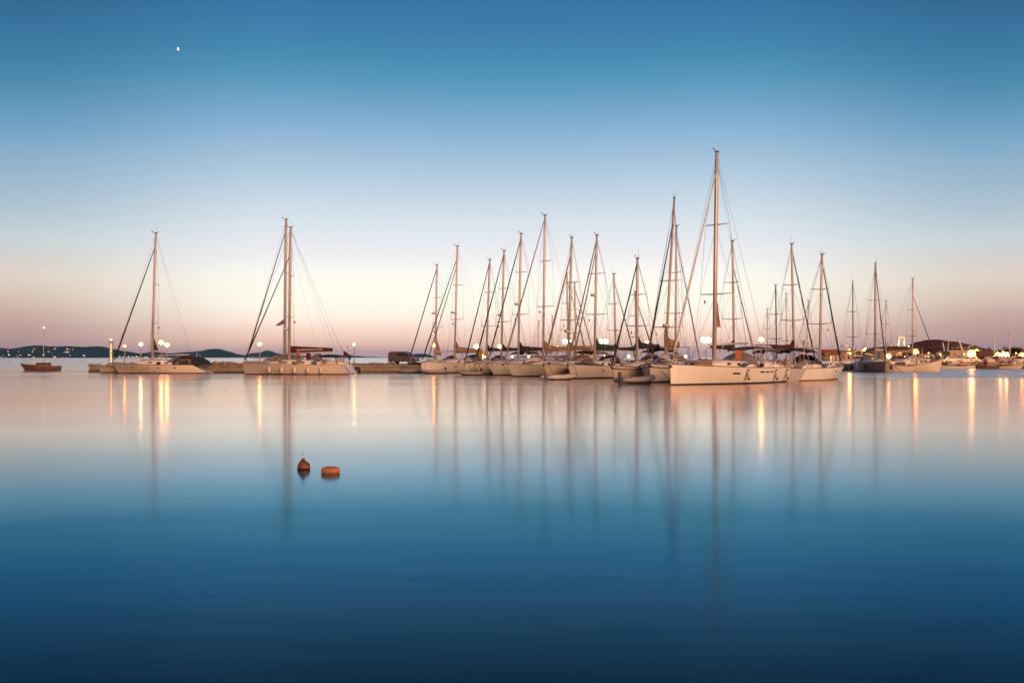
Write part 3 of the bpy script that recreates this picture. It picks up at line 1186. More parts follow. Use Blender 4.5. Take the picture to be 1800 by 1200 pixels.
    # ---------------- guard rails
    if detail > 0:
        q = MB()
        for sgn in (-1, 1):
            base = []
            ns = 7 if detail > 1 else 4
            for k in range(ns + 1):
                t = 0.10 + 0.86 * k / ns
                x, y, z = xat(t, 1), sgn * (halfw(t, 1) - 0.06), sheer(t)
                q.tube([(x, y, z), (x, y, z + 0.6)], 0.014, 4)
                base.append(Vector((x, y, z)))
            for hh in (0.32, 0.6):
                q.tube([b + Vector((0, 0, hh)) for b in base], 0.008 if hh < .5 else 0.010, 4)
        q.build('guardrail', M_STEEL, root)
        q = MB()
        pts = []
        for sgn in (-1, 1):
            t = 0.10
            pts.append(Vector((xat(t, 1), sgn * (halfw(t, 1) - 0.06), sheer(t) + 0.6)))
        nose = Vector((L / 2 - 0.05, 0, bowz + 0.62))
        q.tube([pts[0], nose + Vector((-.12, -.16, 0)), nose + Vector((-.12, .16, 0)), pts[1]], 0.016, 5)
        q.tube([nose + Vector((-.12, -.16, 0)), (L / 2 - 0.25, -0.1, bowz)], 0.016, 5)
        q.tube([nose + Vector((-.12, .16, 0)), (L / 2 - 0.25, 0.1, bowz)], 0.016, 5)
        q.build('pulpit', M_STEEL, root)
        q = MB()
        xs_ = -L / 2 + srake
        zz = sternz
        for sgn in (-1, 1):
            y = sgn * (halfw(0.97, 1) - 0.08)
            q.tube([(xs_ + 1.3, y, zz + 0.6), (xs_ + 0.15, y, zz + 0.62), (xs_ + 0.1, y * 0.3, zz + 0.62)], 0.016, 5)
            q.tube([(xs_ + 0.15, y, zz), (xs_ + 0.15, y, zz + 0.62)], 0.016, 5)
            q.tube([(xs_ + 0.1, y * .3, zz), (xs_ + 0.1, y * .3, zz + 0.62)], 0.016, 5)
        q.build('pushpit', M_STEEL, root)
        q = MB()
        q.tube([(L / 2 - 0.35, 0.08, bowz + 0.08), (L / 2 + 0.12, 0.08, bowz + 0.02)], 0.03, 5)
        q.add([(L / 2 + 0.02, -0.1, bowz - 0.2), (L / 2 + 0.02, 0.26, bowz - 0.2), (L / 2 + 0.16, 0.08, bowz + 0.05), (L / 2 - 0.02, 0.08, bowz - 0.12)], [(0, 1, 2), (0, 2, 3), (1, 3, 2), (0, 3, 1)])
        q.build('anchor', M_STEEL, root)
    # ---------------- deck clutter: things every moored yacht carries
    if detail > 1:
        for k in range(4):
            q = MB()
            x = xc - 0.7 + 1.6 * (k // 2)
            q.lathe([(0.09, 0), (0.07, 0.08), (0.08, 0.16)], 8, (x, (-1, 1)[k % 2] * B * 0.29, dk(x) + 0.3))
            q.build('winch', M_STEEL, root)
        q = MB()
        q.tube([(-L / 2 + srake + 0.3, B * 0.33, sternz + 0.55 + 0.25 * 0)] + [(-L / 2 + srake + 0.3, B * 0.33 + 0.28 * sin(a) * .3, sternz + 0.45 + 0.28 * cos(a)) for a in [k * pi / 5 for k in range(1, 10)]], 0.06, 6)
        q.build('lifebuoy', M_ORANGE, root)
        q = MB()
        xr = L / 2 - 0.60 * L
        q.box((xr, 0.3, dk(xr) + 0.62), (0.75, 0.5, 0.26), taper=0.85)
        q.build('life_raft', M_SAILW, root)
        q = MB()
        xq = -L / 2 + srake + 0.25
        q.tube([(xq, -B * .3, sternz), (xq, -B * .3, sternz + 2.1)], 0.02, 5)
        q.box((xq, -B * .3, sternz + 2.0), (0.12, 0.12, 0.22))
        q.build('antenna_pole', M_STEEL, root)
        if int(L * 10) % 3 == 0:
            q = MB()
            q.box((xq + 0.3, 0, sternz + 1.75), (0.9, 1.5, 0.05))
            for sg in (-1, 1):
                q.tube([(xq, sg * 0.7, sternz), (xq + 0.2, sg * 0.7, sternz + 1.75)], 0.02, 5)
            q.build('solar_panel', M_WINDOW, root)
        for k in range(3):
            q = MB()
            xk = L / 2 - (0.5 + 0.09 * k) * L
            q.sphere((xk, (-1) ** k * B * 0.36, dk(xk) + 0.2), 0.2, 8, 6, sc=(1.4, 0.8, 0.8), jit=0.12)
            q.build('sail_bag', (M_BLUE, M_GREYC, M_MAROON)[(k + int(L * 10)) % 3], root)
    # ---------------- hull ports
    for k in range(ports):
        t = 0.16 + 0.62 * (k + 0.5) / max(1, ports) + (0.03 if k % 2 else 0)
        for sgn in (-1, 1):
            f = 0.66
            z = sheer(t) * f
            y = halfw(t, f)
            y2 = halfw(t + 0.03, f)
            x = xat(t, f)
            x2 = xat(t + 0.03, f)
            q = MB()
            yo = sgn * (y + 0.015)
            yo2 = sgn * (y2 + 0.015)
            yi, yi2 = sgn * (y - 0.03), sgn * (y2 - 0.03)
            q.add([(x, yo, z - .05), (x2, yo2, z - .05), (x2, yo2, z + .05), (x, yo, z + .05), (x, yi, z - .05), (x2, yi2, z - .05), (x2, yi2, z + .05), (x, yi, z + .05)],
                  [(0, 1, 2, 3), (4, 7, 6, 5), (0, 4, 5, 1), (3, 2, 6, 7), (0, 3, 7, 4), (1, 5, 6, 2)])
            q.build('hull_port', M_WINDOW, root)
    # ---------------- fenders on the visible side
    for k in range(fenders):
        t = 0.30 + 0.52 * k / max(1, fenders - 1) if fenders > 1 else 0.5
        for sgn in ((-1, 1) if fenders else ()):
            x, y, z = xat(t, 1), sgn * (halfw(t, 0.8) + 0.16), sheer(t)
            q = MB()
            q.lathe([(0.02, 0), (0.12, 0.05), (0.15, 0.15), (0.15, 0.5), (0.12, 0.6), (0.02, 0.66)], 10, (x, y, z - 0.95))
            q.tube([(x, y, z - 0.3), (x, sgn * (halfw(t, 1) - 0.02), z + 0.02)], 0.012, 4)
            q.build('fender', fender_m or M_SAILW, root)
    if flag:
        q = MB()
        x = -L / 2 + srake + 0.12
        q.tube([(x, 0, sternz), (x - 0.35, 0, sternz + 1.6)], 0.018, 5)
        fs = q.build('flagstaff', M_STEEL, root)
        q = MB()
        rows = [[(x - 0.33 - 0.55 * u, 0.06 * sin(u * 7), sternz + 1.55 - v * 0.42 - 0.35 * u) for v in (0, 0.5, 1)] for u in (0, .25, .5, .75, 1)]
        q.grid(rows)
        q.build('flag', flag, fs)
    # courtesy flags under the spreader
    if detail > 1 and rk is not None:
        q = MB()
        t0 = tips[0][2] if tips else mp3(.5)
        q.tube([t0 + Vector((0, 0.3, 0)), (mxl - .2, B * .4 * (-1), dz + .3)], 0.006, 4)
        z0 = t0.z
        q.add([(t0.x, t0.y + .3, z0 - .4), (t0.x - .28, t0.y + .32, z0 - .55), (t0.x - .05, t0.y + .3, z0 - .75)], [(0, 1, 2), (2, 1, 0)])
        q.build('pennant', M_RED, ms)
    # mooring line to the ground chain
    if group and bow is not None and detail > 1 and L < 14:
        q = MB()
        q.tube([(L / 2 - 0.5, B * 0.08, bowz), (L / 2 - 0.2, B * .12, bowz - .05), (L / 2 + 2.2 * 0.4, B * .5, -0.1)], 0.028, 4)
        q.build('mooring_line', M_ROPE, root)
    root['_'] = 0
    del root['_']
    return root, dict(L=L, B=B, dk=dk, xat=xat, halfw=halfw, sheer=sheer, mxl=mxl, dz=dz, th=th, mp3=mp3, at=lambda x, y, z: Vector((cx, cy, 0)) + Vector((x * cos(rz) - y * sin(rz), x * sin(rz) + y * cos(rz), z)), rz=rz)


def sail_on_mast(root, info, M_, w=0.9, h=3.2, z0=1.2):
    """small triangular steadying sail set against the mast"""
    q = MB()
    a = info['mp3'](0) + Vector((-0.16, 0, z0))
    rows = []
    for i in range(6):
        u = i / 5
        rows.append([(a.x - w * (1 - u) * v, 0.03 * sin(v * 3), a.z + h * u) for v in (0, .33, .66, 1)])
    q.grid(rows)
    q.grid([[(x, y + 0.03, z) for x, y, z in r] for r in rows])
    return q.build('hoisted_sail', M_, root)


# the two yachts lying alongside the breakwater ------------------------------------
rA, iA = sailboat('white sloop alone at the far left of the breakwater with dark aft tent', bow=(198, 656), theta=0.0, mastpx=267, top=(274, 410), L=11.9, m=0.395, stripe=None, hull=M_DULL_WHITE, boot=M_NAVY,
                  bowz=1.27, sternz=1.0, rake=0.75, srake=2.0, stay=M_BLACKC, stay_top=0.905, stay_r=0.10, boom=True, cover=None, boomlen=0.36, boom_z=0.75, bimini=None, hood=M_GREYC,
                  ports=4, spr=(0.30, 0.60), flag=M_BLUE, group=None, mast_r=0.13)
sail_on_mast(rA, iA, M_MAROON, w=0.6, h=1.7, z0=1.35)
q = MB()
x0 = -3.1
q.prism([(x0 + 1.6, 1.0), (x0 + 1.2, 1.75), (x0 + 0.3, 2.1), (x0 - 1.2, 2.0), (x0 - 2.0, 1.55), (x0 - 2.5, 1.0)], -1.25, 1.25)
q.build('cockpit_tent', M_BLACKC, rA)

rB, iB = sailboat('white sloop with a lettered maroon sail cover and five white fenders', bow=(427, 658), theta=0.0, mastpx=506, top=(511, 400), L=12.1, m=0.425, hull=M_DULL_WHITE, bimini_h=1.15, boot=M_NAVY,
                  bowz=1.30, sternz=1.12, rake=0.25, srake=1.1, stay=M_BLACKC, stay_top=0.80, stay_r=0.085, cover=None, boomlen=0.39, boom_z=1.02, bimini=M_NAVYC, hood=None,
                  ports=0, fenders=5, spr=(0.33, 0.64), radar=0.24, group=None, mast_r=0.145, flag=M_MAROON)
# its stowed mainsail in a lettered bag
q = MB()
g = iB['mp3'](0) + Vector((-0.2, 0, 1.02))
Lb = 0.385 * iB['L']
pr = []
for i in range(13):
    t = i / 12
    c = g + Vector((-Lb * t, 0, 0.13 * t))
    hh = 0.72 - 0.34 * t
    wv = 0.17 - 0.06 * t
    pr.append([(c.x, -wv * .7, c.z), (c.x, -wv, c.z + hh * .45), (c.x, -wv * .75, c.z + hh * .9), (c.x, 0, c.z + hh), (c.x, wv * .75, c.z + hh * .9), (c.x, wv, c.z + hh * .45), (c.x, wv * .7, c.z)])
q.grid(pr, closed=True)
q.add(pr[0], [tuple(range(7))])
q.add(pr[-1], [tuple(range(7))[::-1]])
boomB = [c for c in rB.children if c.name.startswith('boom')][0]
cov = q.build('sail_cover', M_MAROON, boomB)
cu = bpy.data.curves.new('letters', 'FONT')
cu.body = 'seadventures.com'
cu.size = 0.40
cu.extrude = 0.006
cu.align_x = 'CENTER'
cu.align_y = 'CENTER'
to = bpy.data.objects.new('letters', cu)
COL.objects.link(to)
bpy.context.view_layer.update()
me = bpy.data.meshes.new_from_object(to.evaluated_get(bpy.context.evaluated_depsgraph_get()))
bpy.data.objects.remove(to)
me.materials.clear()
me.materials.append(M_SAILW)
lo = bpy.data.objects.new('lettering', me)
COL.objects.link(lo)
lo.parent = boomB
# local -y faces away from the camera when the bow points left, so the camera side is +y
lo.location = (g.x - Lb * 0.45, 0.185, g.z + 0.34)
lo.rotation_euler = (R(90), R(-1.5), R(180))
# red dan-buoy panel, window boards, rolled gear on deck
q = MB()
q.box((-1.35, 0.5, 1.1 + 0.70), (0.50, 0.12, 1.15))
q.build('canvas_panel', M_MAROON, rB)
for k, x in enumerate((1.5, -0.55, -3.4)):
    q = MB()
    q.box((x, 1.7, 1.2 + 0.28), (0.5, 0.05, 0.42))
    q.build('rail_board', M_TEAK, rB)
q = MB()
for k in range(4):
    q.tube([(2.5 - k * 0.22, 0.5, 1.5), (1.4 - k * 0.1, 0.2, 1.62)], 0.13, 7)
def set_down(o, root, label, cat):
    o.parent = None
    o.location = root.location
    o.rotation_euler = root.rotation_euler
    tag(o, label, cat)


set_down(q.build('rolled_dinghy', M_GREYC), rB, 'rolled grey dinghy lashed before the maroon boom yacht\'s mast', 'dinghy')
q = MB()
q.sphere((-0.15, 0.3, 1.2 + 1.12), 0.26, 12, 8)
q.build('ball_fender', M_ORANGE, rB)
q = MB()
q.tube([(-5.9, 0.7, 1.1), (-5.95, 0.7, 1.75)], 0.05, 6)
q.box((-5.95, 0.7, 1.9), (0.3, 0.26, 0.42), taper=0.8)
q.build('outboard_motor', M_BLACK, rB)

rC, iC = sailboat('taller masted cream yacht rafted behind the maroon boom sloop', bow=(430, 656), Y=116.2, theta=0.0, mastpx=500, top=(503, 386), L=13.0, m=0.36, hull=M_CREAM, boot=M_NAVY,
                  bowz=1.45, sternz=1.2, rake=0.4, srake=0.9, stay=M_BLACKC, stay_top=0.93, stay_r=0.085, cover=None, boomlen=0.3, boom_z=0.7, bimini=None, hood=M_GREYC,
                  ports=0, spr=(0.31, 0.62), radar=False, group=None, mast_r=0.15, flag=None)
q = MB()
q.prism([(4.2, 1.45), (3.6, 1.85), (2.6, 2.15), (0.9, 2.2), (0.2, 1.95), (0.2, 1.45)], -1.1, 1.1)
q.build('deck_tent', M_GREYC, rC)
q = MB()
c = iC['mp3'](0.275)
q.add([(c.x + 0.1, -0.1, c.z + 0.3), (c.x + 1.15, -0.05, c.z - 0.45), (c.x + 0.7, -0.1, c.z - 0.5), (c.x + 0.1, -0.1, c.z - 0.25), (c.x + 0.1, 0.1, c.z + 0.3), (c.x + 1.15, 0.05, c.z - 0.45), (c.x + 0.7, 0.1, c.z - 0.5), (c.x + 0.1, 0.1, c.z - 0.25)],
      [(0, 1, 2, 3), (7, 6, 5, 4), (0, 4, 5, 1), (1, 5, 6, 2), (2, 6, 7, 3), (3, 7, 4, 0)])
q.build('rolled_flag', M_GREYC, rC)

# the marina row -------------------------------------------------------------------
rows_ = []
D1 = sailboat('dark hulled yacht moored left end of row beside the parked van', bow=(717, 655), Y=126, mastpx=765.5, top=(768, 466), L=11.0, hull=M_DARK_HULL, stay=M_BLACKC, stay_r=0.085, stay_top=0.97,
              cover=None, boom=True, boomlen=.3, radar=0.50, hood=M_BLACKC, spr=(0.35, 0.66), ports=0)
sail_on_mast(D1[0], D1[1], M_TANC, w=0.9, h=2.2, z0=0.8)
D2 = sailboat('long white plumb bowed yacht with tan sail cover and one black fender', bow=(740, 656), mastpx=799, top=(804, 433), L=13.0, rake=0.15, srake=0.5, bowz=1.35, sternz=1.15, stay=M_BLACKC, stay_top=0.90,
              stay_r=0.085, stay2=M_GREYC, cover=M_TANC, cover_h=0.75, boomlen=0.36, boom_z=1.0, radar=0.42, hood=M_NAVYC, ports=2, spr=(0.36, 0.66), fenders=1, fender_m=M_RUBBER)
E1 = sailboat('small white yacht, first narrow bow right of the tan covered boom', bow=(816, 658), mastpx=854.5, top=(861, 457), L=11.0, rake=0.4, stay=M_BLACKC, stay_r=0.085, stay_top=0.985, cover=M_GREENC, hood=M_NAVYC, spr=(0.35, 0.68), ports=0)
E2 = sailboat('cream yacht with black furled jib, second narrow bow from the tan boom', bow=(834, 659), mastpx=881, top=(886, 441), L=11.5, rake=0.8, hull=M_CREAM, stay=M_BLACKC, stay_r=0.095, stay_top=0.975, cover=M_NAVYC, bimini=M_NAVYC, radar=0.42, ports=0)
E3 = sailboat('white yacht with a thick black band above its waterline', bow=(856, 660), mastpx=910.5, top=(916, 411), L=12.4, rake=1.2, stay=M_BLACKC, stay_r=0.085, stay_top=0.965, cover=M_BLACKC, cover_h=0.55, radar=0.45, hood=M_TANC, boot=M_BLACK, ports=0, spr=(0.37, 0.70))
E4 = sailboat('white yacht with long raked bow carrying an upturned tender on deck', bow=(884, 662), mastpx=954.5, top=(958, 379), L=13.4, rake=1.5, stay=M_TANC, stay_r=0.09, stay_top=0.985, cover=M_TANC, cover_h=0.5, boot=M_NAVY, ports=0, hood=M_GREYC, spr=(0.38, 0.69))
E5 = sailboat('narrow cream yacht with dinghy tied at its bow', bow=(955, 665), mastpx=999, top=(1005, 418), L=11.6, rake=0.8, hull=M_CREAM, stay=M_TANC, stay_r=0.105, stay_top=0.88, cover=M_TANC, radar=0.25, ports=0, hood=M_TANC, bimini=M_TANC, spr=(0.34, 0.64))
E6 = sailboat('white yacht with two pale furled jibs and grey covered tender', bow=(997, 666), mastpx=1045, top=(1049, 414), L=12.2, rake=0.8, stay=M_TANC, stay_r=0.085, stay_top=0.965, stay2=M_TANC, cover=M_GREENC, cover_h=0.6, radar=0.53, ports=2, hood=M_BLACKC, spr=(0.38, 0.70))
E7 = sailboat('short masted white sloop with dark sheer stripe and black jib', bow=(1075, 672), mastpx=1119.5, top=(1120.5, 455), L=10.6, rake=0.6, hull=M_CREAM, stripe=M_NAVY, stay=M_BLACKC, stay_r=0.085, stay_top=0.965, cover=M_BLACKC, cover_h=0.5, bimini=M_NAVYC, hood=M_NAVYC, ports=0, bowz=1.25, sternz=1.05)
E8 = sailboat('grey white yacht with bowsprit and strongly raked mast beside the largest yacht', bow=(1141, 673), mastpx=1169, top=(1190, 349), L=13.2, rake=0.6, stripe=M_NAVY, stay=M_BLACKC, stay_r=0.085, stay_top=0.85, cover=M_TANC, cover_h=0.85, sprit=1.0, radar=0.22, ports=0, hood=M_GREYC, bowz=1.42, boomlen=0.42, spr=(0.21, 0.49))
E9 = sailboat('largest white yacht with tallest mast and orange panel on deck', bow=(1178, 677), mastpx=1255.5, top=(1260, 268), L=14.4, B=4.6, m=0.40, rake=0.05, srake=0.35, bowz=1.42, sternz=1.12, boot=M_NAVY, stay=M_SAILW, stay_r=0.085, stay_top=0.915,
              cover=None, boomlen=0.33, boom_z=1.35, bimini=M_GREYC, hood=M_GREYC, ports=0, spr=(0.325, 0.655), mast_r=0.155, fenders=0, flag=None)
# ---- extra gear for the largest yacht
r9, i9 = E9
q = MB()
q.box((-1.0, 0.6, 1.35 + 0.60), (0.08, 0.42, 1.0), rz=0.6)
q.build('canvas_panel', M_ORANGE, r9)
q = MB()
rows = []
for i in range(8):
    t = i / 7
    x = 4.8 - 3.6 * t
    w = 0.62 * sin(pi * (0.12 + 0.83 * t)) + 0.05
    rows.append([(x, w * cos(a) + 0.2, i9['dk'](x) + 0.06 + 0.42 * sin(pi * (.1 + .8 * t)) * sin(a)) for a in [pi * j / 6 for j in range(7)]])
q.grid(rows)
set_down(q.build('upturned_tender', M_TANC), r9, 'tan covered tender upturned on the largest yacht\'s foredeck', 'dinghy')
def port_strip(root, info, t0, t1, f0, f1, sgns=(-1, 1), name='hull_port'):
    for sgn in sgns:
        q = MB()
        vs = []
        for off in (0.014, -0.03):
            for t, f in ((t0, f0), (t1, f0), (t1, f1), (t0, f1)):
                vs.append((info['xat'](t, f), sgn * (info['halfw'](t, f) + off), info['sheer'](t) * f))
        q.add(vs, [(0, 1, 2, 3), (7, 6, 5, 4), (0, 4, 5, 1), (1, 5, 6, 2), (2, 6, 7, 3), (3, 7, 4, 0)])
        q.build(name, M_WINDOW, root)
port_strip(r9, i9, 0.36, 0.415, 0.58, 0.68)
port_strip(r9, i9, 0.60, 0.645, 0.68, 0.78)
port_strip(r9, i9, 0.66, 0.70, 0.69, 0.78)
port_strip(r9, i9, 0.715, 0.755, 0.70, 0.79)
for t in (0.47, 0.78, 0.94):
    q = MB()
    x, y, z = i9['xat'](t, 1), (i9['halfw'](t, 0.9) + 0.11), i9['sheer'](t)
    q.lathe([(0.03, 0), (0.09, 0.06), (0.11, 0.12)], 10, (x, y, z - 0.92), mi=1)
    q.lathe([(0.11, 0.12), (0.11, 0.62), (0.09, 0.7)], 10, (x, y, z - 0.92), mi=0)
    q.lathe([(0.09, 0.7), (0.04, 0.8)], 10, (x, y, z - 0.92), mi=1)
    q.tube([(x, y, z - 0.15), (x, i9['halfw'](t, 1) - 0.02, z + 0.03)], 0.012, 4)
    q.build('fender', [M_SAILW, M_RUBBER], r9)
sail_on_mast(r9, i9, M_TANC, w=0.7, h=2.6, z0=2.6)

# beyond the pier: yachts lying the other way, bows to the right --------------------
TB = R(230)
far = [
    (1396, 89, (1391.5, 430), 11.6, M_WHITE, M_BLACKC, M_MAROON, 'white yacht left of the two right facing forestays, masthead above the stern', 0.94, M_BLACKC),
    (1290.5, 93, (1287.5, 424), 11.2, M_WHITE, M_TANC, M_BLACKC, 'yacht hidden behind the largest yacht, mast right of the tallest', 0.80, None),
    (1187, 101, (1189, 398), 12.4, M_CREAM, M_TANC, M_TANC, 'yacht behind the strongly raked mast, jib sloping down to the right', 0.92, None),
    (1120, 108, (1116.5, 513), 9.8, M_WHITE, M_BLACKC, M_BLACKC, 'small yacht behind the short masted black jib sloop', 0.93, None),
    (1083, 113, (1079, 482), 10.4, M_CREAM, M_BLACKC, M_GREENC, 'yacht behind the pier with flags on its mast near green cover', 0.92, M_GREENC),
    (1013, 124, (1010, 497), 10.4, M_WHITE, M_GREYC, None, 'low masted yacht behind the pier left of the twin jib yacht', 0.94, None),
    (999, 127, (996.5, 481), 10.8, M_WHITE, M_BLACKC, M_TANC, 'yacht behind the pier, mast nearly touching the narrow cream yacht\'s', 0.93, None),
]
for px, Yy, tp_, LL, hm, st, cv, lb, sttop, bm_ in far:
    sailboat(lb, mastat=(px, Yy), theta=TB, top=tp_, L=LL, hull=hm, stay=st, cover=cv, stay_top=sttop, stay_r=0.075, bimini=bm_, detail=1, ports=0, mast_r=0.11)

F1 = sailboat('small white yacht just right of the largest yacht, bow to the right', bow=(1479, 665), Y=89.0, theta=R(230.5), mastpx=1446, top=(1445, 448), L=11.6, rake=0.9, srake=0.7, m=0.42,
              stay=M_BLACKC, stay_r=0.085, stay_top=0.93, cover=None, boom=True, boomlen=.38, bimini=M_BLACKC, hood=M_BLACKC, ports=1, stripe=None, boot=M_TEAK, spr=(0.36, 0.68), bowz=1.35, sternz=1.0, mast_r=0.12)

backs = [
    (1348.5, 150, (1349, 544), 8.5, M_WHITE, 'faint short masted yacht far behind the largest yacht\'s stern', M_ALU),
    (1365, 128, (1363.5, 502), 10.5, M_DARK_HULL, 'yacht with dark mast behind the largest yacht\'s stern', M_BLACKC),
    (1382.5, 140, (1382, 517), 10.0, M_WHITE, 'distant yacht, mast close left of the leftmost right facing yacht', M_ALU),
    (1418, 140, (1423.5, 530), 9.5, M_CREAM, 'distant yacht with pinkish mast leaning right behind white sculpture', M_ALU),
    (1499.5, 150, (1499, 495), 11.5, M_DARK_HULL, 'distant yacht with thin dark mast above the yellow lit building', M_BLACKC),
    (1557, 152, (1557.5, 530), 9.5, M_WHITE, 'faint yacht behind the grey lilac hulled yacht', M_ALU),
    (945.5, 165, (946.5, 565), 7.5, M_WHITE, 'tiny faint yacht mast left of the row\'s second tallest mast', M_ALU),
    (970, 165, (971, 556), 7.5, M_WHITE, 'tiny faint yacht mast right of the row\'s second tallest mast', M_ALU),
]
for px, Yy, tp_, LL, hm, lb, mm_ in backs:
    sailboat(lb, mastat=(px, Yy), theta=R(228), top=tp_, L=LL, hull=hm, stay=None, cover=M_GREYC, detail=1, ports=0, mast_r=0.085, mastm=mm_, spr=(0.30, 0.62))

G1 = sailboat('grey lilac hulled yacht apart on the right, bow to the right', bow=(1557, 654), mastpx=1538.5, top=(1539, 463), L=12.5, hull=M_GREY_HULL, rake=0.4, srake=0.6,
              stay=M_BLACKC, stay_r=0.085, stay_top=0.93, cover=M_TANC, bimini=M_GREYC, hood=M_GREYC, boot=M_BLACK, ports=1, bowz=1.35, sternz=1.15, fenders=2, fender_m=M_RUBBER, mast_r=0.17, m=0.40, spr=(0.27, 0.62))
G2 = sailboat('yacht furthest right with mast beside the marble gateway', mastat=(1604, 152), theta=R(200), top=(1604.5, 490), L=11.5, hull=M_CREAM, stay=M_BLACKC, cover=M_TANC, detail=1, ports=0, mast_r=0.12, spr=(0.30, 0.62), stay_top=0.8)


# ------------------------------------------------------------------ dinghies, work boats
def dinghy(px, wlp, rz, L, label, tubem=None, motor=True, up=0.0):
    Yd = wl(wlp)
    x, y = W2(px, Yd)
    root = empty('dinghy', (x, y, 0), rz, label, 'dinghy', 'inflatable dinghies tied to the yachts')
    q = MB()
    w = L * 0.24
    path = [(-L / 2, -w, 0.22 + up), (-L * 0.2, -w, 0.22 + up), (L * 0.2, -w * 0.95, 0.25 + up), (L * 0.40, -w * 0.55, 0.34 + up), (L * 0.5, 0, 0.40 + up),
            (L * 0.40, w * 0.55, 0.34 + up), (L * 0.2, w * 0.95, 0.25 + up), (-L * 0.2, w, 0.22 + up), (-L / 2, w, 0.22 + up)]
    q.tube(path, [0.12, 0.19, 0.19, 0.18, 0.17, 0.18, 0.19, 0.19, 0.12], 8)
    q.build('tube', tubem or M_HYPALON, root)
    q = MB()
    q.add([(-L * .4, -w, 0.1 + up), (L * .3, -w * .6, 0.1 + up), (L * .3, w * .6, .1 + up), (-L * .4, w, .1 + up), (-L * .4, 0, -0.15), (L * .36, 0, 0.02)],
          [(0, 1, 2, 3), (0, 4, 5, 1), (3, 2, 5, 4), (0, 3, 4), (1, 5, 2)])
    q.box((-L * 0.40, 0, 0.24 + up), (0.06, w * 1.8, 0.34))
    q.build('floor_board', M_DECK, root)
    if motor:
        q = MB()
        q.box((-L * 0.46, 0, 0.62 + up), (0.26, 0.2, 0.3), taper=0.75)
        q.tube([(-L * 0.46, 0, 0.5 + up), (-L * 0.47, 0, -0.1)], 0.05, 6)
        q.build('outboard_motor', M_BLACK, root)
    q = MB()
    q.box((-L * 0.05, 0, 0.36 + up), (0.22, w * 1.7, 0.04))
    q.build('thwart', M_TEAK, root)
    return root


dinghy(762, 656.6, R(200), 3.2, 'pale inflatable dinghy lying along the tan boomed yacht', M_HYPALON)
dinghy(722, 655.2, R(0), 2.6, 'low pale inflatable dinghy left of the plumb bowed yacht', M_HYPALON, motor=False)
dinghy(826, 659.5, R(180), 2.6, 'small grey inflatable dinghy tied under the first narrow bow', M_HYPALON)
dinghy(984, 667.3, R(20), 2.9, 'white inflatable dinghy tied beside the narrow cream yacht', M_SAILW, motor=False)
dinghy(1118, 674.5, R(22), 2.9, 'striped inflatable dinghy nosed up beside the short masted sloop', M_HYPALON, up=0.08)
dinghy(1597, 651.5, R(5), 3.0, 'pinkish inflatable dinghy beside the wooden fishing boat', M_SAILW)
# tenders carried on deck: things resting on the yachts
x, y, z = E4[1]['at'](2.6, 0.2, E4[1]['dk'](2.6) + 0.5)
q = MB()
rws = []
for i in range(9):
    t = i / 8
    w = 0.6 * sin(pi * (0.10 + 0.8 * t))
    rws.append([((t - .5) * 2.6, w * cos(a), 0.42 * sin(pi * (.1 + .8 * t)) * sin(a)) for a in [pi * j / 6 for j in range(7)]])
q.grid(rws)
o = q.build('tender', M_SAILW, loc=(x, y, z - .1))
o.rotation_euler = (0, 0, E4[1]['rz'])
tag(o, 'upturned white tender lashed on the raked bow yacht\'s foredeck', 'dinghy')
q = MB()
q.grid([[(a * 1.15 + 0.05 * b, b * 1.1, 0.55 * (1 - abs(b)) * (1 - a * a * .6) + 0.04) for b in (-1, -.6, -.2, .2, .6, 1)] for a in (-1, -.6, -.2, .2, .6, 1)])
o = q.build('covered_tender', M_GREYC, loc=E6[1]['at'](2.2, 0.0, E6[1]['dk'](2.2) + 0.05))
o.rotation_euler = (0, 0, E6[1]['rz'])
tag(o, 'grey canvas heap covering gear on the twin jib yacht\'s foredeck', 'boat cover')
q = MB()
q.grid([[(a * 0.9, b * 0.7, 0.95 * (1 - abs(b) * 0.55) * (1 - a * a * .35)) for b in (-1, -.6, -.2, .2, .6, 1)] for a in (-1, -.6, -.2, .2, .6, 1)])
o = q.build('life_raft_cover', M_SAILW, loc=E8[1]['at'](3.4, 0.5, E8[1]['dk'](3.4) + 0.05))
o.rotation_euler = (0, 0, E8[1]['rz'])
tag(o, 'white rounded canopy on the bowsprit yacht\'s foredeck', 'canopy')


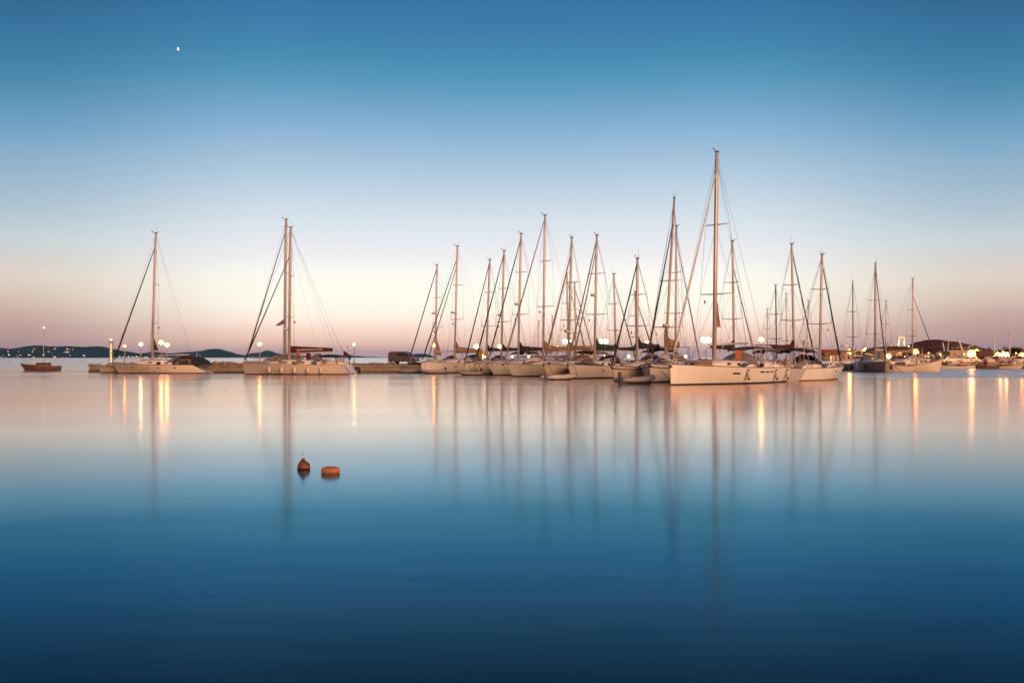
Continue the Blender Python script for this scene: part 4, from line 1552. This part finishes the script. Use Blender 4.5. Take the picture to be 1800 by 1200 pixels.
def motorboat(px, wlp, rz, L, label, hullm, cabinm, cat='boat', mast=0.0, lamp=None, group=None, wheel=True, name='motorboat', bowz=1.2, sternz=0.75, ch=1.0):
    Yd = wl(wlp)
    x, y = W2(px, Yd)
    root = empty(name, (x, y, 0), rz, label, cat, group)
    B = L * 0.33
    q = MB()
    rws = []
    n = 12
    for i in range(n + 1):
        t = i / n
        w = B / 2 * ((1 - (1 - min(t / 0.5, 1)) ** 2) if t < 0.5 else 1 - 0.2 * ((t - .5) / .5) ** 2) + 0.01
        sh = bowz + (sternz - bowz) * (1 - (1 - t) ** 2)
        xx = lambda f: (L / 2 - 0.12 * L * (1 - f)) + (-L / 2 - (L / 2 - 0.12 * L * (1 - f))) * t
        rws.append([(xx(1), w, sh), (xx(.5), w * .92, sh * .5), (xx(.1), w * .75, 0.08), (xx(0), w * .5, -0.3), (xx(0), -w * .5, -.3), (xx(.1), -w * .75, 0.08), (xx(.5), -w * .92, sh * .5), (xx(1), -w, sh)])
    q.grid(rws)
    q.add(rws[-1], [tuple(range(8))])
    q.build('hull', hullm, root)
    q = MB()
    q.grid([[(r[0][0], r[0][1] * u, r[0][2] - 0.08) for u in (-1, 0, 1)] for r in rws])
    q.build('deck', M_DECK, root)
    q = MB()
    for s_ in (0, 7):
        q.tube([Vector(r[s_]) + Vector((0, 0, 0.03)) for r in rws], 0.045, 5)
    q.build('rubbing_strake', M_TEAK, root)
    q = MB()
    cz = sternz
    poly = [(L * 0.12, cz), (L * 0.05, cz + 1.25 * ch), (-L * 0.24, cz + 1.3 * ch), (-L * 0.26, cz)]
    q.prism(poly, -B * 0.27, B * 0.27)
    cb = q.build('cabin', cabinm, root)
    q = MB()
    q.box((-L * 0.09, 0, cz + 1.3 * ch + 0.06), (L * 0.40, B * 0.66, 0.09))
    q.build('roof', M_STEEL_W, cb)
    for sgn in (-1, 1):
        for k in range(2):
            q = MB()
            q.box((-L * 0.02 - k * L * 0.12, sgn * (B * 0.27 + 0.01), cz + 0.9 * ch), (L * 0.09, 0.04, 0.42 * ch))
            q.build('window', M_WINDOW, cb)
    if mast > 0:
        q = MB()
        q.tube([(-L * 0.1, 0, cz + 1.3 * ch), (-L * 0.1, 0, mast)], [0.05, 0.03], 6)
        q.tube([(-L * 0.1, 0, mast * 0.75), (L * 0.45, 0, bowz + 0.05)], 0.01, 4)
        q.tube([(-L * 0.1, 0, mast * 0.75), (-L * 0.48, 0, sternz)], 0.01, 4)
        ms = q.build('mast', M_ALU, root)
        if lamp:
            q = MB()
            q.sphere((-L * 0.1, 0, mast + 0.08), 0.10, 8, 6)
            q.build('masthead_lamp', lamp, ms)
    q = MB()
    q.tube([(L * 0.48, 0, bowz + 0.5), (L * 0.3, B * 0.36, bowz + 0.35), (L * 0.3, B * 0.36, bowz - 0.1)], 0.02, 5)
    q.tube([(L * 0.48, 0, bowz + 0.5), (L * 0.3, -B * 0.36, bowz + 0.35), (L * 0.3, -B * 0.36, bowz - 0.1)], 0.02, 5)
    q.tube([(L * 0.48, 0, bowz + 0.5), (L * 0.47, 0, bowz)], 0.02, 5)
    q.build('rail', M_STEEL, root)
    return root


motorboat(70, 651.2, R(180), 5.6, 'low brown boat with thin lamp mast passing at far left', M_WOODHULL, M_WOODHULL, mast=6.1, lamp=E_SMALL, name='wooden_boat', bowz=0.95, sternz=0.62, ch=0.42)
motorboat(1627, 652.5, R(-8), 4.6, 'pale wooden fishing boat with upturned bow, rightmost beyond the yachts', M_CREAM, M_STEEL_W, cat='fishing boat', mast=3.2, name='fishing_boat', bowz=1.75, sternz=0.85, ch=0.55)
motorboat(1578, 652.8, R(170), 3.8, 'small pale open boat right of the grey lilac yacht', M_CREAM, M_GREYC, cat='fishing boat', name='fishing_boat', bowz=1.1, sternz=0.7, ch=0.45)
rs_ = random.Random(5)
for i, (px, wlp, L_, hm, lb) in enumerate([
        (1668, 648.3, 4.8, M_WHITE, 'white small boat moored under the patrol ship'),
        (1682, 648.0, 4.4, M_CREAM, 'cream small boat moored right of the white one by the ship'),
        (1697, 648.2, 4.6, M_WHITE, 'white small boat below the largest quay lamp'),
        (1713, 648.1, 4.2, M_WOODHULL, 'brown wooden boat below the cluster of three quay lamps'),
        (1736, 648.2, 4.6, M_WOODHULL, 'brown boat between the lamp cluster and the lamp pair'),
        (1752, 648.0, 4.2, M_WHITE, 'white boat below the left lamp of the pair'),
        (1773, 648.2, 4.8, M_CREAM, 'cream boat below the right lamp of the pair'),
        (1792, 648.1, 4.4, M_WOODHULL, 'brown boat at the right edge of the quay')]):
    motorboat(px, wlp, R(rs_.choice((0, 180)) + rs_.uniform(-12, 12)), L_, lb, hm, M_STEEL_W if i % 2 else M_TEAK, group='small boats along the right quay', bowz=0.7, sternz=0.42, ch=(0.3, 0.55, 0.3)[i % 3])

# ------------------------------------------------------------------ right-hand quay and what stands on it
quay('harbour_quay', [(58.5, 168.5), (106, 168.5), (106, 300), (30, 300), (44, 168.6)], 0.72, 'long low quay below the lamps at far right', 12)
quay('town_quay', [(-16, 292), (92, 292), (92, 380), (-16, 380)], 0.8, 'distant town quay seen between the yacht hulls', 14)
quay('inner_quay', [(12, 143), (33, 143), (50, 168.4), (50, 182), (10, 182)], 0.72, 'concrete quay apron behind the moored yachts', 13)


def car(px, Y, rz, kind, label, group='vehicles parked on the quays', z=0.72, van=False):
    x, y = W2(px, Y)
    root = empty('van' if van else 'parked_car', (x, y, z), rz, label, 'van' if van else 'car', group)
    if van:
        prof = [(-2.1, 0.35), (-2.15, 0.9), (-2.05, 1.72), (-1.8, 1.84), (0.35, 1.84), (0.75, 1.72), (1.35, 1.12), (2.05, 0.92), (2.2, 0.7), (2.2, 0.35)]
    else:
        prof = [(-2.0, 0.3), (-2.05, 0.85), (-1.7, 0.95), (-1.2, 1.40), (0.2, 1.42), (0.85, 0.98), (1.85, 0.82), (2.05, 0.6), (2.05, 0.3)]
    n = len(prof)
    q = MB()
    w = 0.85
    secs = []
    for yy, k in ((-w, 0.94), (-w * 0.96, 1.0), (w * 0.96, 1.0), (w, 0.94)):
        secs.append([(px_ * (0.985 if abs(yy) == w else 1), yy * (0.86 if pz > 1.2 else 1.0), 0.3 + (pz - 0.3) * k) for px_, pz in prof])
    for a, b in zip(secs, secs[1:]):
        q.add(a + b, [(i, n + i, n + (i + 1) % n, (i + 1) % n) for i in range(n)])
    q.add(secs[0], [tuple(range(n))])
    q.add(secs[-1], [tuple(range(n))[::-1]])
    bd = q.build('body', M_CAR[kind], root)
    for sgn in (-1, 1):
        q = MB()
        if van:
            wins = [[(0.45, 1.2), (0.4, 1.68), (0.68, 1.64), (1.15, 1.2)], [(-0.6, 1.2), (-0.6, 1.66), (0.3, 1.66), (0.33, 1.2)]]
        else:
            wins = [[(-1.25, 1.0), (-1.05, 1.32), (-0.35, 1.34), (-0.35, 1.0)], [(-0.28, 1.0), (-0.28, 1.34), (0.15, 1.34), (0.65, 1.0)]]
        for wv in wins:
            vs = [(a, sgn * w * (0.99 - (b - 1.0) * 0.20), b) for a, b in wv]
            vs2 = [(a, sgn * (abs(yy) - 0.04), b) for a, yy, b in vs]
            vs = [(a, sgn * (abs(yy) + 0.03), b) for a, yy, b in vs]
            q.add(vs + vs2, [(0, 1, 2, 3), (7, 6, 5, 4), (0, 4, 5, 1), (1, 5, 6, 2), (2, 6, 7, 3), (3, 7, 4, 0)])
        q.build('window', M_GLASS_CAR, bd)
        for xx in (-1.35, 1.35):
            q = MB()
            q.tube([(xx, sgn * 0.66, 0.31), (xx, sgn * 0.88, 0.31)], 0.31, 14)
            wh = q.build('wheel', M_RUBBER, root)
            q = MB()
            q.tube([(xx, sgn * 0.87, 0.31), (xx, sgn * 0.9, 0.31)], 0.18, 10)
            q.build('rim', M_STEEL, wh)
        q = MB()
        q.box((2.03 if not van else 2.17, sgn * 0.62, 0.66 if not van else 0.82), (0.08, 0.28, 0.14))
        q.build('headlight', M_SAILW, root)
        q = MB()
        q.box((-2.03 if not van else -2.12, sgn * 0.66, 0.75 if not van else 1.15), (0.08, 0.16, 0.2 if not van else 0.7))
        q.build('tail_light', M_RED, root)
    return root


car(709.5, 146, R(-18), 'dark', 'dark van parked on the breakwater end left of the yacht row', group=None, z=MZ, van=True)
for px, Yc, rz, kd, lb in [(1664, 176, 8, 'white', 'white car parked at the left end of the right quay'), (1687, 178, 185, 'red', 'red car parked below the patrol ship'),
                           (1741, 174, 2, 'dark', 'dark car parked right of the rusty container'), (1779, 178, 178, 'silver', 'silver car parked near the right edge of the quay'),
                           (1521, 176, 5, 'white', 'white car parked right of the yellow lit building')]:
    car(px, Yc, R(rz), kd, lb)

k_ = 0
for px, Yc, kd, lb in [(1652, 173, 'dark', 'dark car at the very left end of the right quay'), (1675, 172.5, 'silver', 'silver car between the white and red cars on the quay'),
                       (1700, 173, 'white', 'white car parked under the largest quay lamp'), (1714, 182, 'dark', 'dark car behind the container on the quay'),
                       (1755, 173, 'white', 'white car parked below the left lamp of the pair'), (1767, 172, 'red', 'red car parked below the right lamp of the pair'),
                       (1790, 173, 'dark', 'dark car parked last on the right quay'), (1580, 172, 'dark', 'dark car parked behind the small open boat'),
                       (1600, 173, 'white', 'white car parked behind the pinkish dinghy'), (1618, 173, 'dark', 'dark car parked behind the upturned bow fishing boat'),
                       (1507, 172, 'silver', 'silver car behind the grey lilac yacht\'s stern')]:
    k_ += 1
    car(px, Yc, R((k_ * 37) % 50 - 25 + (180 if k_ % 2 else 0)), kd, lb)


def stall(px, Y, w, cloth, label):
    x, y = W2(px, Y)
    root = empty('awning_stall', (x, y, 0.72), R((px * 7) % 30 - 15), label, 'stall', 'awning stalls on the right quay')
    q = MB()
    for sx in (-1, 1):
        for sy in (-1, 1):
            q.tube([(sx * w / 2, sy * 0.8, 0), (sx * w / 2, sy * 0.8, 1.5)], 0.03, 5)
    q.build('frame', M_POLE, root)
    q = MB()
    q.grid([[(u * w * 0.56, v * 0.95, 1.75 - 0.28 * abs(v) + 0.03 * sin(u * 9)) for u in (-1, -.5, 0, .5, 1)] for v in (-1, -0.5, 0, 0.5, 1)])
    q.build('awning', cloth, root)
    q = MB()
    q.box((0, 0, 0.42), (w * 0.85, 0.9, 0.84), taper=0.96)
    q.build('counter', M_TEAK, root)
    q = MB()
    q.sphere((0, -0.3, 1.36), 0.085, 8, 6)
    q.build('bulb', E_MID, root)


for px, Ys, w, cl, lb in [(1648, 184, 2.2, M_TANC, 'tan awning stall at the left end of the right quay'), (1693, 186, 2.6, M_SAILW, 'white awning stall below the patrol ship\'s stern'),
                          (1733, 186, 2.4, M_ORANGE, 'orange awning stall right of the rusty container'), (1745, 188, 2.0, M_SAILW, 'white awning stall left of the bright lamp pair'),
                          (1764, 188, 2.8, M_TANC, 'tan awning stall between the bright lamp pair'), (1784, 187, 2.2, M_MAROON, 'maroon awning stall near the right edge'),
                          (1590, 184, 2.2, M_GREENC, 'green awning stall behind the pinkish dinghy'), (1626, 184, 2.4, M_SAILW, 'white awning stall left of the long yellow wall')]:
    stall(px, Ys, w, cl, lb)

st_ = None
rr2 = random.Random(31)
for i_ in range(34):
    px = rr2.choice([rr2.uniform(1646, 1800), rr2.uniform(1728, 1800), rr2.uniform(1570, 1645)])
    Yq = rr2.uniform(169.6, 171.4)
    x, y = W2(px, Yq)
    if st_ is None:
        st_ = empty('crate_heap', (x, y, 0.72), 0, 'small heap of crates and nets at the edge of the quay', 'crates', 'heaps of fishing gear along the quay edge')
        q = MB()
        q.box((0, 0, 0.2), (0.6, 0.4, 0.38))
        q.build('crate', M_TEAK, st_)
        q = MB()
        q.box((0.05, 0.02, 0.55), (0.5, 0.38, 0.3), rz=0.3)
        q.build('crate', M_SAILW, st_)
        q = MB()
        q.sphere((0.65, 0, 0.16), 0.34, 8, 6, sc=(1.1, 0.9, 0.7), jit=0.2)
        q.build('fishing_net', M_ORANGE, st_)
    else:
        copy_thing(st_, (x, y, 0.72), rr2.uniform(0, 6), rr2.uniform(0.7, 1.5))

st_ = None
for i_ in range(60):
    px = rr2.choice([rr2.uniform(1500, 1645), rr2.uniform(1645, 1800), rr2.uniform(1700, 1800), rr2.uniform(1740, 1800)])
    Yq = rr2.choice([rr2.uniform(190, 206), rr2.uniform(179.5, 182.5)])
    x, y = W2(px, Yq)
    zz = 0.72 + rr2.uniform(0.9, 1.9)
    if st_ is None:
        st_ = empty('lamp_bollard', (x, y, 0.72), 0, 'tiny warm lamp post among the quayside clutter at right', 'lamp', 'tiny warm lamps along the waterfront')
        q = MB()
        q.tube([(0, 0, 0), (0, 0, 1.5)], 0.04, 5)
        q.build('post', M_POLE, st_)
        q = MB()
        q.sphere((0, 0, 1.6), 0.13, 8, 6)
        q.build('lamp_globe', E_MID, st_)
    else:
        copy_thing(st_, (x, y, 0.72), 0, rr2.uniform(0.5, 1.35))

# rusty container block
q = MB()
q.box((0, 0, 1.2), (2.7, 2.2, 2.3))
for k in range(9):
    q.box((-1.2 + k * 0.3, -1.13, 1.2), (0.10, 0.06, 2.1))
o = q.build('shipping_container', mat('rusty_brown_steel', (0.16, 0.06, 0.035), 0.8, noise=0.4, nscale=2), loc=(*W2(1727, 177), 0.74))
tag(o, 'rusty brown container below the cluster of quay lamps', 'container')

# patrol ship alongside
def ship():
    p = W2(1683, 196)
    root = empty('patrol_ship', (p[0], p[1], 0.72), R(0), 'yellowish lit ship superstructure with crane mast at right', 'ship')
    q = MB()
    q.prism([(-4.4, 0), (-4.6, 0.9), (-3.0, 0.9), (4.2, 0.9), (4.9, 1.3), (4.4, 0)], -2.5, 2.5)
    q.build('hull', M_DARK_HULL, root)
    q = MB()
    q.box((0.7, 0, 1.65), (6.2, 4.2, 1.5))
    ss = q.build('superstructure', M_YPLASTER, root)
    q = MB()
    q.box((0.5, 0, 2.46), (6.8, 4.6, 0.12))
    q.build('upper_deck', M_STEEL_W, ss)
    for k in range(4):
        q = MB()
        q.box((-1.4 + k * 1.3, -2.11, 1.85), (0.4, 0.06, 0.35))
        q.build('window', M_WINDOW, ss)
    q = MB()
    q.tube([(-3.6, 0, 0.9), (-3.6, 0, 2.2)], 0.55, 12)
    q.build('funnel', M_STEEL_W, root)
    q = MB()
    q.tube([(1.0, 0, 2.5), (0.2, 0, 4.7)], [0.24, 0.12], 8)
    q.tube([(1.0, 0, 2.5), (0.1, 0.6, 3.6)], 0.06, 5)
    q.box((0.2, 0, 4.4), (0.9, 0.1, 0.08))
    q.build('mast', M_STEEL_W, root)
    for pts_, r_ in (([(-2.0, 0, 2.5), (-1.7, 0, 4.3)], 0.09), ([(-2.6, 0, 2.5), (-2.9, 0, 4.1)], 0.17)):
        q = MB()
        q.tube(pts_, [r_, r_ * 0.6], 6)
        q.build('post', M_STEEL_W, root)
    q = MB()
    q.tube([(1.9, 0, 2.5), (2.3, 0, 3.4), (3.1, 0, 3.6)], 0.09, 6)
    q.build('davit', M_STEEL_W, root)
    q = MB()
    for k in range(9):
        q.tube([(-2.7 + k * 0.8, -2.2, 2.5), (-2.7 + k * 0.8, -2.2, 3.15)], 0.03, 4)
    q.tube([(-2.7, -2.2, 3.1), (3.7, -2.2, 3.1)], 0.03, 4)
    q.build('railing', M_STEEL_W, root)


ship()


def place_house(name, px, Y, z, w, d, h, wm, rm, label, nwin, flat=False, lit=True, rz=0.0, cat='building', group=None):
    o = house(name, w, d, h, wm, rm, nwin, flat, lit)
    x, y = W2(px, Y)
    o.location = (x, y, z)
    o.rotation_euler = (0, 0, rz)
    return tag(o, label, cat, group)


place_house('harbour_building', 1485, 178, 0.72, 2.9, 4, 2.05, M_YPLASTER, M_TILE, 'plain yellow building lit by the lamp at its corner', 1, flat=True, lit=False)
place_house('tiled_house', 1459, 176, 0.72, 2.6, 3.5, 1.6, M_PLASTER, M_TILE, 'small house with orange tiled roof left of the yellow building', 2)
place_house('white_kiosk', 1028, 306, 0.8, 5.8, 5, 4.6, M_PLASTER, M_TILE, 'white flat roofed kiosk lit between yacht masts', 2, flat=True)
place_house('harbour_hut', 849, 148, 0.92, 1.5, 2.2, 1.6, M_YPLASTER, M_TILE, 'small yellow harbour hut behind the narrow bows', 1, flat=True)
place_house('harbour_office', 1643, 205, 0.72, 4.4, 4, 1.7, M_YPLASTER, M_TILE, 'long low yellow wall left of the patrol ship', 3, flat=True)
place_house('waterfront_house', 1553, 182, 0.72, 1.9, 3, 2.1, M_PLASTER, M_TILE, 'pale house glowing behind the grey lilac yacht', 2, flat=True)
place_house('waterfront_house', 1571, 184, 0.72, 2.0, 3, 1.9, M_YPLASTER, M_TILE, 'low yellow house right of the pale one', 2, flat=True)
place_house('waterfront_house', 1740, 215, 0.72, 3.0, 3, 1.3, M_PLASTER, M_TILE, 'white house behind the dark parked car at right', 3)
place_house('waterfront_house', 1785, 225, 0.72, 4.5, 4, 1.5, M_YPLASTER, M_TILE, 'yellow house at the right end under the trees', 3, flat=True)
for k, (px, Yh, w_) in enumerate([(1506, 520, 7), (1518, 520, 10), (1531, 522, 8), (1543, 530, 7)]):
    g = hill_z(headR, (px - 900) / F * Yh, 0.12)
    place_house('headland_house', px, Yh, 2.0 + (k % 2), w_, 6, 3.2, M_PLASTER, M_TILE, ['leftmost low white house at the foot of the headland', 'widest low white house at the headland foot', 'low white house third from headland tip', 'low white house nearest the grey lilac yacht\'s mast'][k], 2, flat=True, lit=True, group='low white houses on the headland')

# white lit sculpture behind the marina
x, y = W2(1414, 140)
root = empty('sculpture', (x, y, 0.7), 0, 'bright white curved sculpture rising behind the moored yachts', 'sculpture')
root.scale = (1.18, 1.18, 1.18)
q = MB()
q.tube([(0.75, 0, 0), (0.45, 0, 1.1), (0.05, 0, 2.2), (-0.15, 0, 2.9)], [0.42, 0.30, 0.24, 0.10], 10)
q.tube([(-0.15, 0, 2.85), (0.25, 0, 3.05), (0.5, 0, 3.0)], [0.16, 0.2, 0.05], 8)
q.tube([(0.3, 0, 0.9), (-0.5, 0, 0.75), (-0.9, 0, 1.0)], [0.2, 0.18, 0.05], 8)
q.build('figure', M_SAILW, root)
q = MB()
q.box((0.3, 0, 0.1), (2.2, 1.2, 0.3))
q.build('plinth', M_MARBLE, root)
q = MB()
q.box((0.1, -1.6, 0.25), (0.5, 0.25, 0.3))
q.build('floodlight', emat('sculpture_spot', (1, 0.93, 0.85), 60), root)

# slanted white awning structure by the yellow building
x, y = W2(1482, 186)
root = empty('cargo_derrick', (x, y, 2.7), 0, 'small white derrick standing on the yellow building', 'derrick')
q = MB()
q.tube([(0.3, 0, 0), (-1.1, 0, 3.0)], [0.12, 0.05], 6)
q.tube([(0.3, 0, 0), (0.3, 0, 1.2)], 0.06, 6)
q.build('jib_arm', M_STEEL_W, root)
q = MB()
q.box((0.45, 0, 1.35), (1.1, 0.8, 0.28), rz=0.1, taper=0.8)
q.build('lifeboat', M_STEEL_W, root)

# marble gateway on the headland
gx, gy = W2(1584, 612)
gz = P(1584, 607, 612).z - 0.6
root = empty('marble_gateway', (gx, gy, gz), R(6), 'floodlit ancient marble doorway standing on the headland crest', 'monument')
for sgn in (-1, 1):
    q = MB()
    for k in range(5):
        q.box((sgn * 1.72, 0, 0.55 + k * 1.0), (0.92 + 0.04 * (k % 2), 1.2, 0.98))
    q.build('pillar', M_MARBLE, root)
q = MB()
q.box((0, 0, 5.5), (4.7, 1.3, 0.95))
q.build('lintel', M_MARBLE, root)
q = MB()
q.box((0, 0, -0.1), (4.6, 1.6, 0.45))
q.build('threshold', M_MARBLE, root)
for sgn in (-1, 1):
    q = MB()
    q.box((sgn * 3.4, -2.6, 0.2), (0.5, 0.3, 0.35))
    q.build('floodlight', emat('gateway_spot', (1.0, 0.92, 0.62), 420), root)
rq = random.Random(4)
blk = None
for i in range(30):
    px = rq.uniform(1558, 1597)
    Yb = 606 + rq.uniform(-3, 2)
    zz = P(px, 607.5 + (1.0 if px > 1592 else 0) - (1590 - px) * 0.0, Yb).z - 0.3
    if blk is None:
        q = MB()
        q.box((0, 0, 0.35), (1.2, 0.8, 0.7), taper=0.9)
        blk = q.build('marble_block', M_MARBLE, loc=((px - 900) / F * Yb, Yb, zz))
        tag(blk, 'tumbled pale marble block around the headland gateway', 'stone block', 'marble blocks around the gateway')
    else:
        copy_thing(blk, ((px - 900) / F * Yb, Yb, zz), rq.uniform(0, 3), (rq.uniform(.7, 1.6), 1, rq.uniform(.6, 1.4)))


# added fill lamps along the marina pier, for warm light on the decks
fill_post = None
for k_, u in enumerate((0.05, 0.19, 0.27, 0.44, 0.58, 0.66, 0.83, 0.95)):
    x, y = -5.9 + 1.4 + 23.8 * u, 126.4 + 1.0 - 48.0 * u
    if fill_post is None:
        fill_post = empty('fill_lamp', (x, y, 0.95), 0, 'small added fill lamp between yacht sterns on the pier', 'pedestal', 'added fill lamps along the marina pier')
        q = MB()
        q.lathe([(0.13, 0), (0.11, 0.9), (0.12, 0.95)], 10)
        q.build('post', M_STEEL_W, fill_post)
        q = MB()
        q.lathe([(0.10, 0.95), (0.11, 1.08), (0.09, 1.14)], 10)
        q.build('lamp_head', emat('fill_lamp_glow', (1.0, 0.50, 0.17), 34.0), fill_post)
        q = MB()
        q.lathe([(0.14, 1.14), (0.10, 1.20), (0.02, 1.23)], 10)
        q.build('cap', M_POLE, fill_post)
    else:
        copy_thing(fill_post, (x, y, 0.95), 0)

# ------------------------------------------------------------------ trees on the right
def tree(px, Y, h, r, label, seed):
    rnd = random.Random(seed)
    x, y = W2(px, Y)
    root = empty('tree', (x, y, 0.7), 0, label, 'tree', 'trees behind the right quay')
    q = MB()
    q.tube([(0, 0, 0), (0.1, 0, h * 0.35), (0.0, 0.1, h * 0.6)], [0.2, 0.14, 0.07], 7)
    for k in range(6):
        a = k * 1.05
        q.tube([(0.08, 0, h * (0.3 + 0.04 * k)), (r * 0.6 * cos(a), r * 0.6 * sin(a), h * 0.7)], [0.07, 0.03], 5)
    q.build('trunk', M_BARK, root)
    q = MB()
    cl = [(rnd.gauss(0, r * 0.42), rnd.gauss(0, r * 0.42), h * 0.68 + rnd.gauss(0, h * 0.13), rnd.uniform(0.25, 0.5) * r) for _ in range(16)]
    for cx_, cy_, cz_, cr in cl:
        for _ in range(70):
            v = Vector((rnd.gauss(0, 1), rnd.gauss(0, 1), rnd.gauss(0, 1))).normalized() * cr * rnd.uniform(0.5, 1.05)
            c = Vector((cx_, cy_, cz_)) + v
            a = Vector((rnd.gauss(0, 1), rnd.gauss(0, 1), rnd.gauss(0, 1))).normalized() * 0.13
            b = Vector((rnd.gauss(0, 1), rnd.gauss(0, 1), rnd.gauss(0, 1))).normalized() * 0.13
            q.add([c - a, c - b, c + a, c + b], [(0, 1, 2, 3)])
    q.build('crown', M_LEAF, root)


for px, Yt, h_, r_, lb in [(1742, 232, 3.2, 1.3, 'small tree on the skyline left of the flagpole'), (1761, 236, 3.0, 1.2, 'bushy tree between the two tall flagpoles'),
                           (1777, 232, 4.0, 1.6, 'tallest dark tree by the right flagpole'), (1789, 230, 3.6, 1.3, 'tree just right of the tallest one'), (1803, 228, 3.2, 1.2, 'tree cut by the right picture edge'),
                           (1729, 226, 2.4, 1.2, 'low bushy tree behind the rusty container'), (1751, 225, 2.3, 1.3, 'low tree just left of the bright lamp pair'), (1642, 224, 1.9, 1.0, 'low bush left of the long yellow wall'), (1622, 226, 1.9, 1.1, 'low bush behind the upturned bow fishing boat')]:
    tree(px, Yt, h_, r_, lb, int(px))
for px, top_, lb in [(1748, 590, 'left tall pale flagpole on the right quay'), (1775, 584, 'right tall pale flagpole before the dark trees')]:
    x, y = W2(px, 200)
    q = MB()
    hh = P(px, top_, 200).z - 0.72
    q.tube([(0, 0, 0), (0, 0, hh)], [0.16, 0.08], 8)
    q.sphere((0, 0, hh + 0.08), 0.16, 8, 6)
    q.lathe([(0.3, 0), (0.3, 0.15), (0.18, 0.2)], 8)
    o = q.build('flagpole', M_STEEL_W, loc=(x, y, 0.72))
    tag(o, lb, 'flagpole')

# ------------------------------------------------------------------ mooring buoys near the camera
Yb = wl(824.0)
x, y = W2(534, Yb)
root = empty('mooring_buoy', (x, y, 0), 0, 'round weathered orange mooring buoy with a ring on top', 'buoy')
q = MB()
k = F / Yb
q.lathe([(0.02, -0.09), (0.09, -0.06), (0.104, -0.02), (0.108, 0.02), (0.106, 0.055), (0.092, 0.095), (0.066, 0.122), (0.03, 0.135)], 24)
q.build('float', M_BUOY, root)
q = MB()
q.lathe([(0.062, 0.118), (0.055, 0.138), (0.036, 0.144), (0.027, 0.17), (0.018, 0.182)], 12, (-0.012, 0, 0))
q.build('neck', mat('rusty_iron', (0.10, 0.04, 0.02), 0.8, noise=0.4, nscale=20), root)
q = MB()
q.lathe([(0.1085, 0.0), (0.1100, 0.006), (0.1095, 0.02)], 24)
q.build('weed_line', mat('dark_weed', (0.02, 0.02, 0.012), 0.9, noise=0.5, nscale=30), root)
q = MB()
q.tube([(-0.012 + 0.036 * sin(2 * pi * j / 16), 0, 0.213 - 0.036 * cos(2 * pi * j / 16)) for j in range(17)], 0.006, 6)
q.build('ring', M_STEEL, root)
Yc = wl(831.5)
x, y = W2(581, Yc)
root = empty('float_buoy', (x, y, 0.012), R(6), 'orange barrel shaped float lying right of the round buoy', 'buoy')
q = MB()
pts = [(-0.150, 0, 0.03), (-0.148, 0, 0.03), (-0.12, 0, 0.03), (-0.06, 0, 0.03), (0.07, 0, 0.03), (0.12, 0, 0.03), (0.146, 0, 0.03), (0.148, 0, 0.03)]
q.tube(pts, [0.022, 0.034, 0.055, 0.073, 0.071, 0.058, 0.036, 0.02], 20)
q.build('float', M_FLOAT, root)
q = MB()
q.tube([(-0.052, 0, 0.03), (-0.048, 0, 0.03)], 0.0745, 20)
q.tube([(0.058, 0, 0.03), (0.062, 0, 0.03)], 0.0745, 20)
q.build('band', M_TEAK, root)
q = MB()
q.tube([(0.14 + 0.02 * sin(2 * pi * j / 10), 0, 0.03 - 0.02 * cos(2 * pi * j / 10)) for j in range(11)], 0.004, 5)
q.build('eye', M_STEEL, root)
# tyre hanging on the breakwater by the maroon boomed sloop
x, y = W2(628, 122.2)
q = MB()
q.tube([(0.30 * sin(2 * pi * j / 20), 0, 0.32 - 0.30 * cos(2 * pi * j / 20)) for j in range(21)], 0.15, 8, cap=False)
o = q.build('tyre', M_RUBBER, loc=(x, y, 0))
tag(o, 'black tyre fender hanging low on the breakwater wall', 'tyre')

# ------------------------------------------------------------------ evening air
q = MB()
q.box((0, 4000, 124), (15400, 9400, 250))
hm = bpy.data.materials.new('evening_haze')
hm.use_nodes = True
ht = hm.node_tree
ht.nodes.clear()
pv = ht.nodes.new('ShaderNodeVolumePrincipled')
pv.inputs['Color'].default_value = (0.22, 0.58, 1.0, 1)
pv.inputs['Density'].default_value = HAZE_D
pv.inputs['Anisotropy'].default_value = 0.0
ho = ht.nodes.new('ShaderNodeOutputMaterial')
ht.links.new(pv.outputs[0], ho.inputs['Volume'])
o = q.build('haze', hm)
tag(o, kind='stuff')
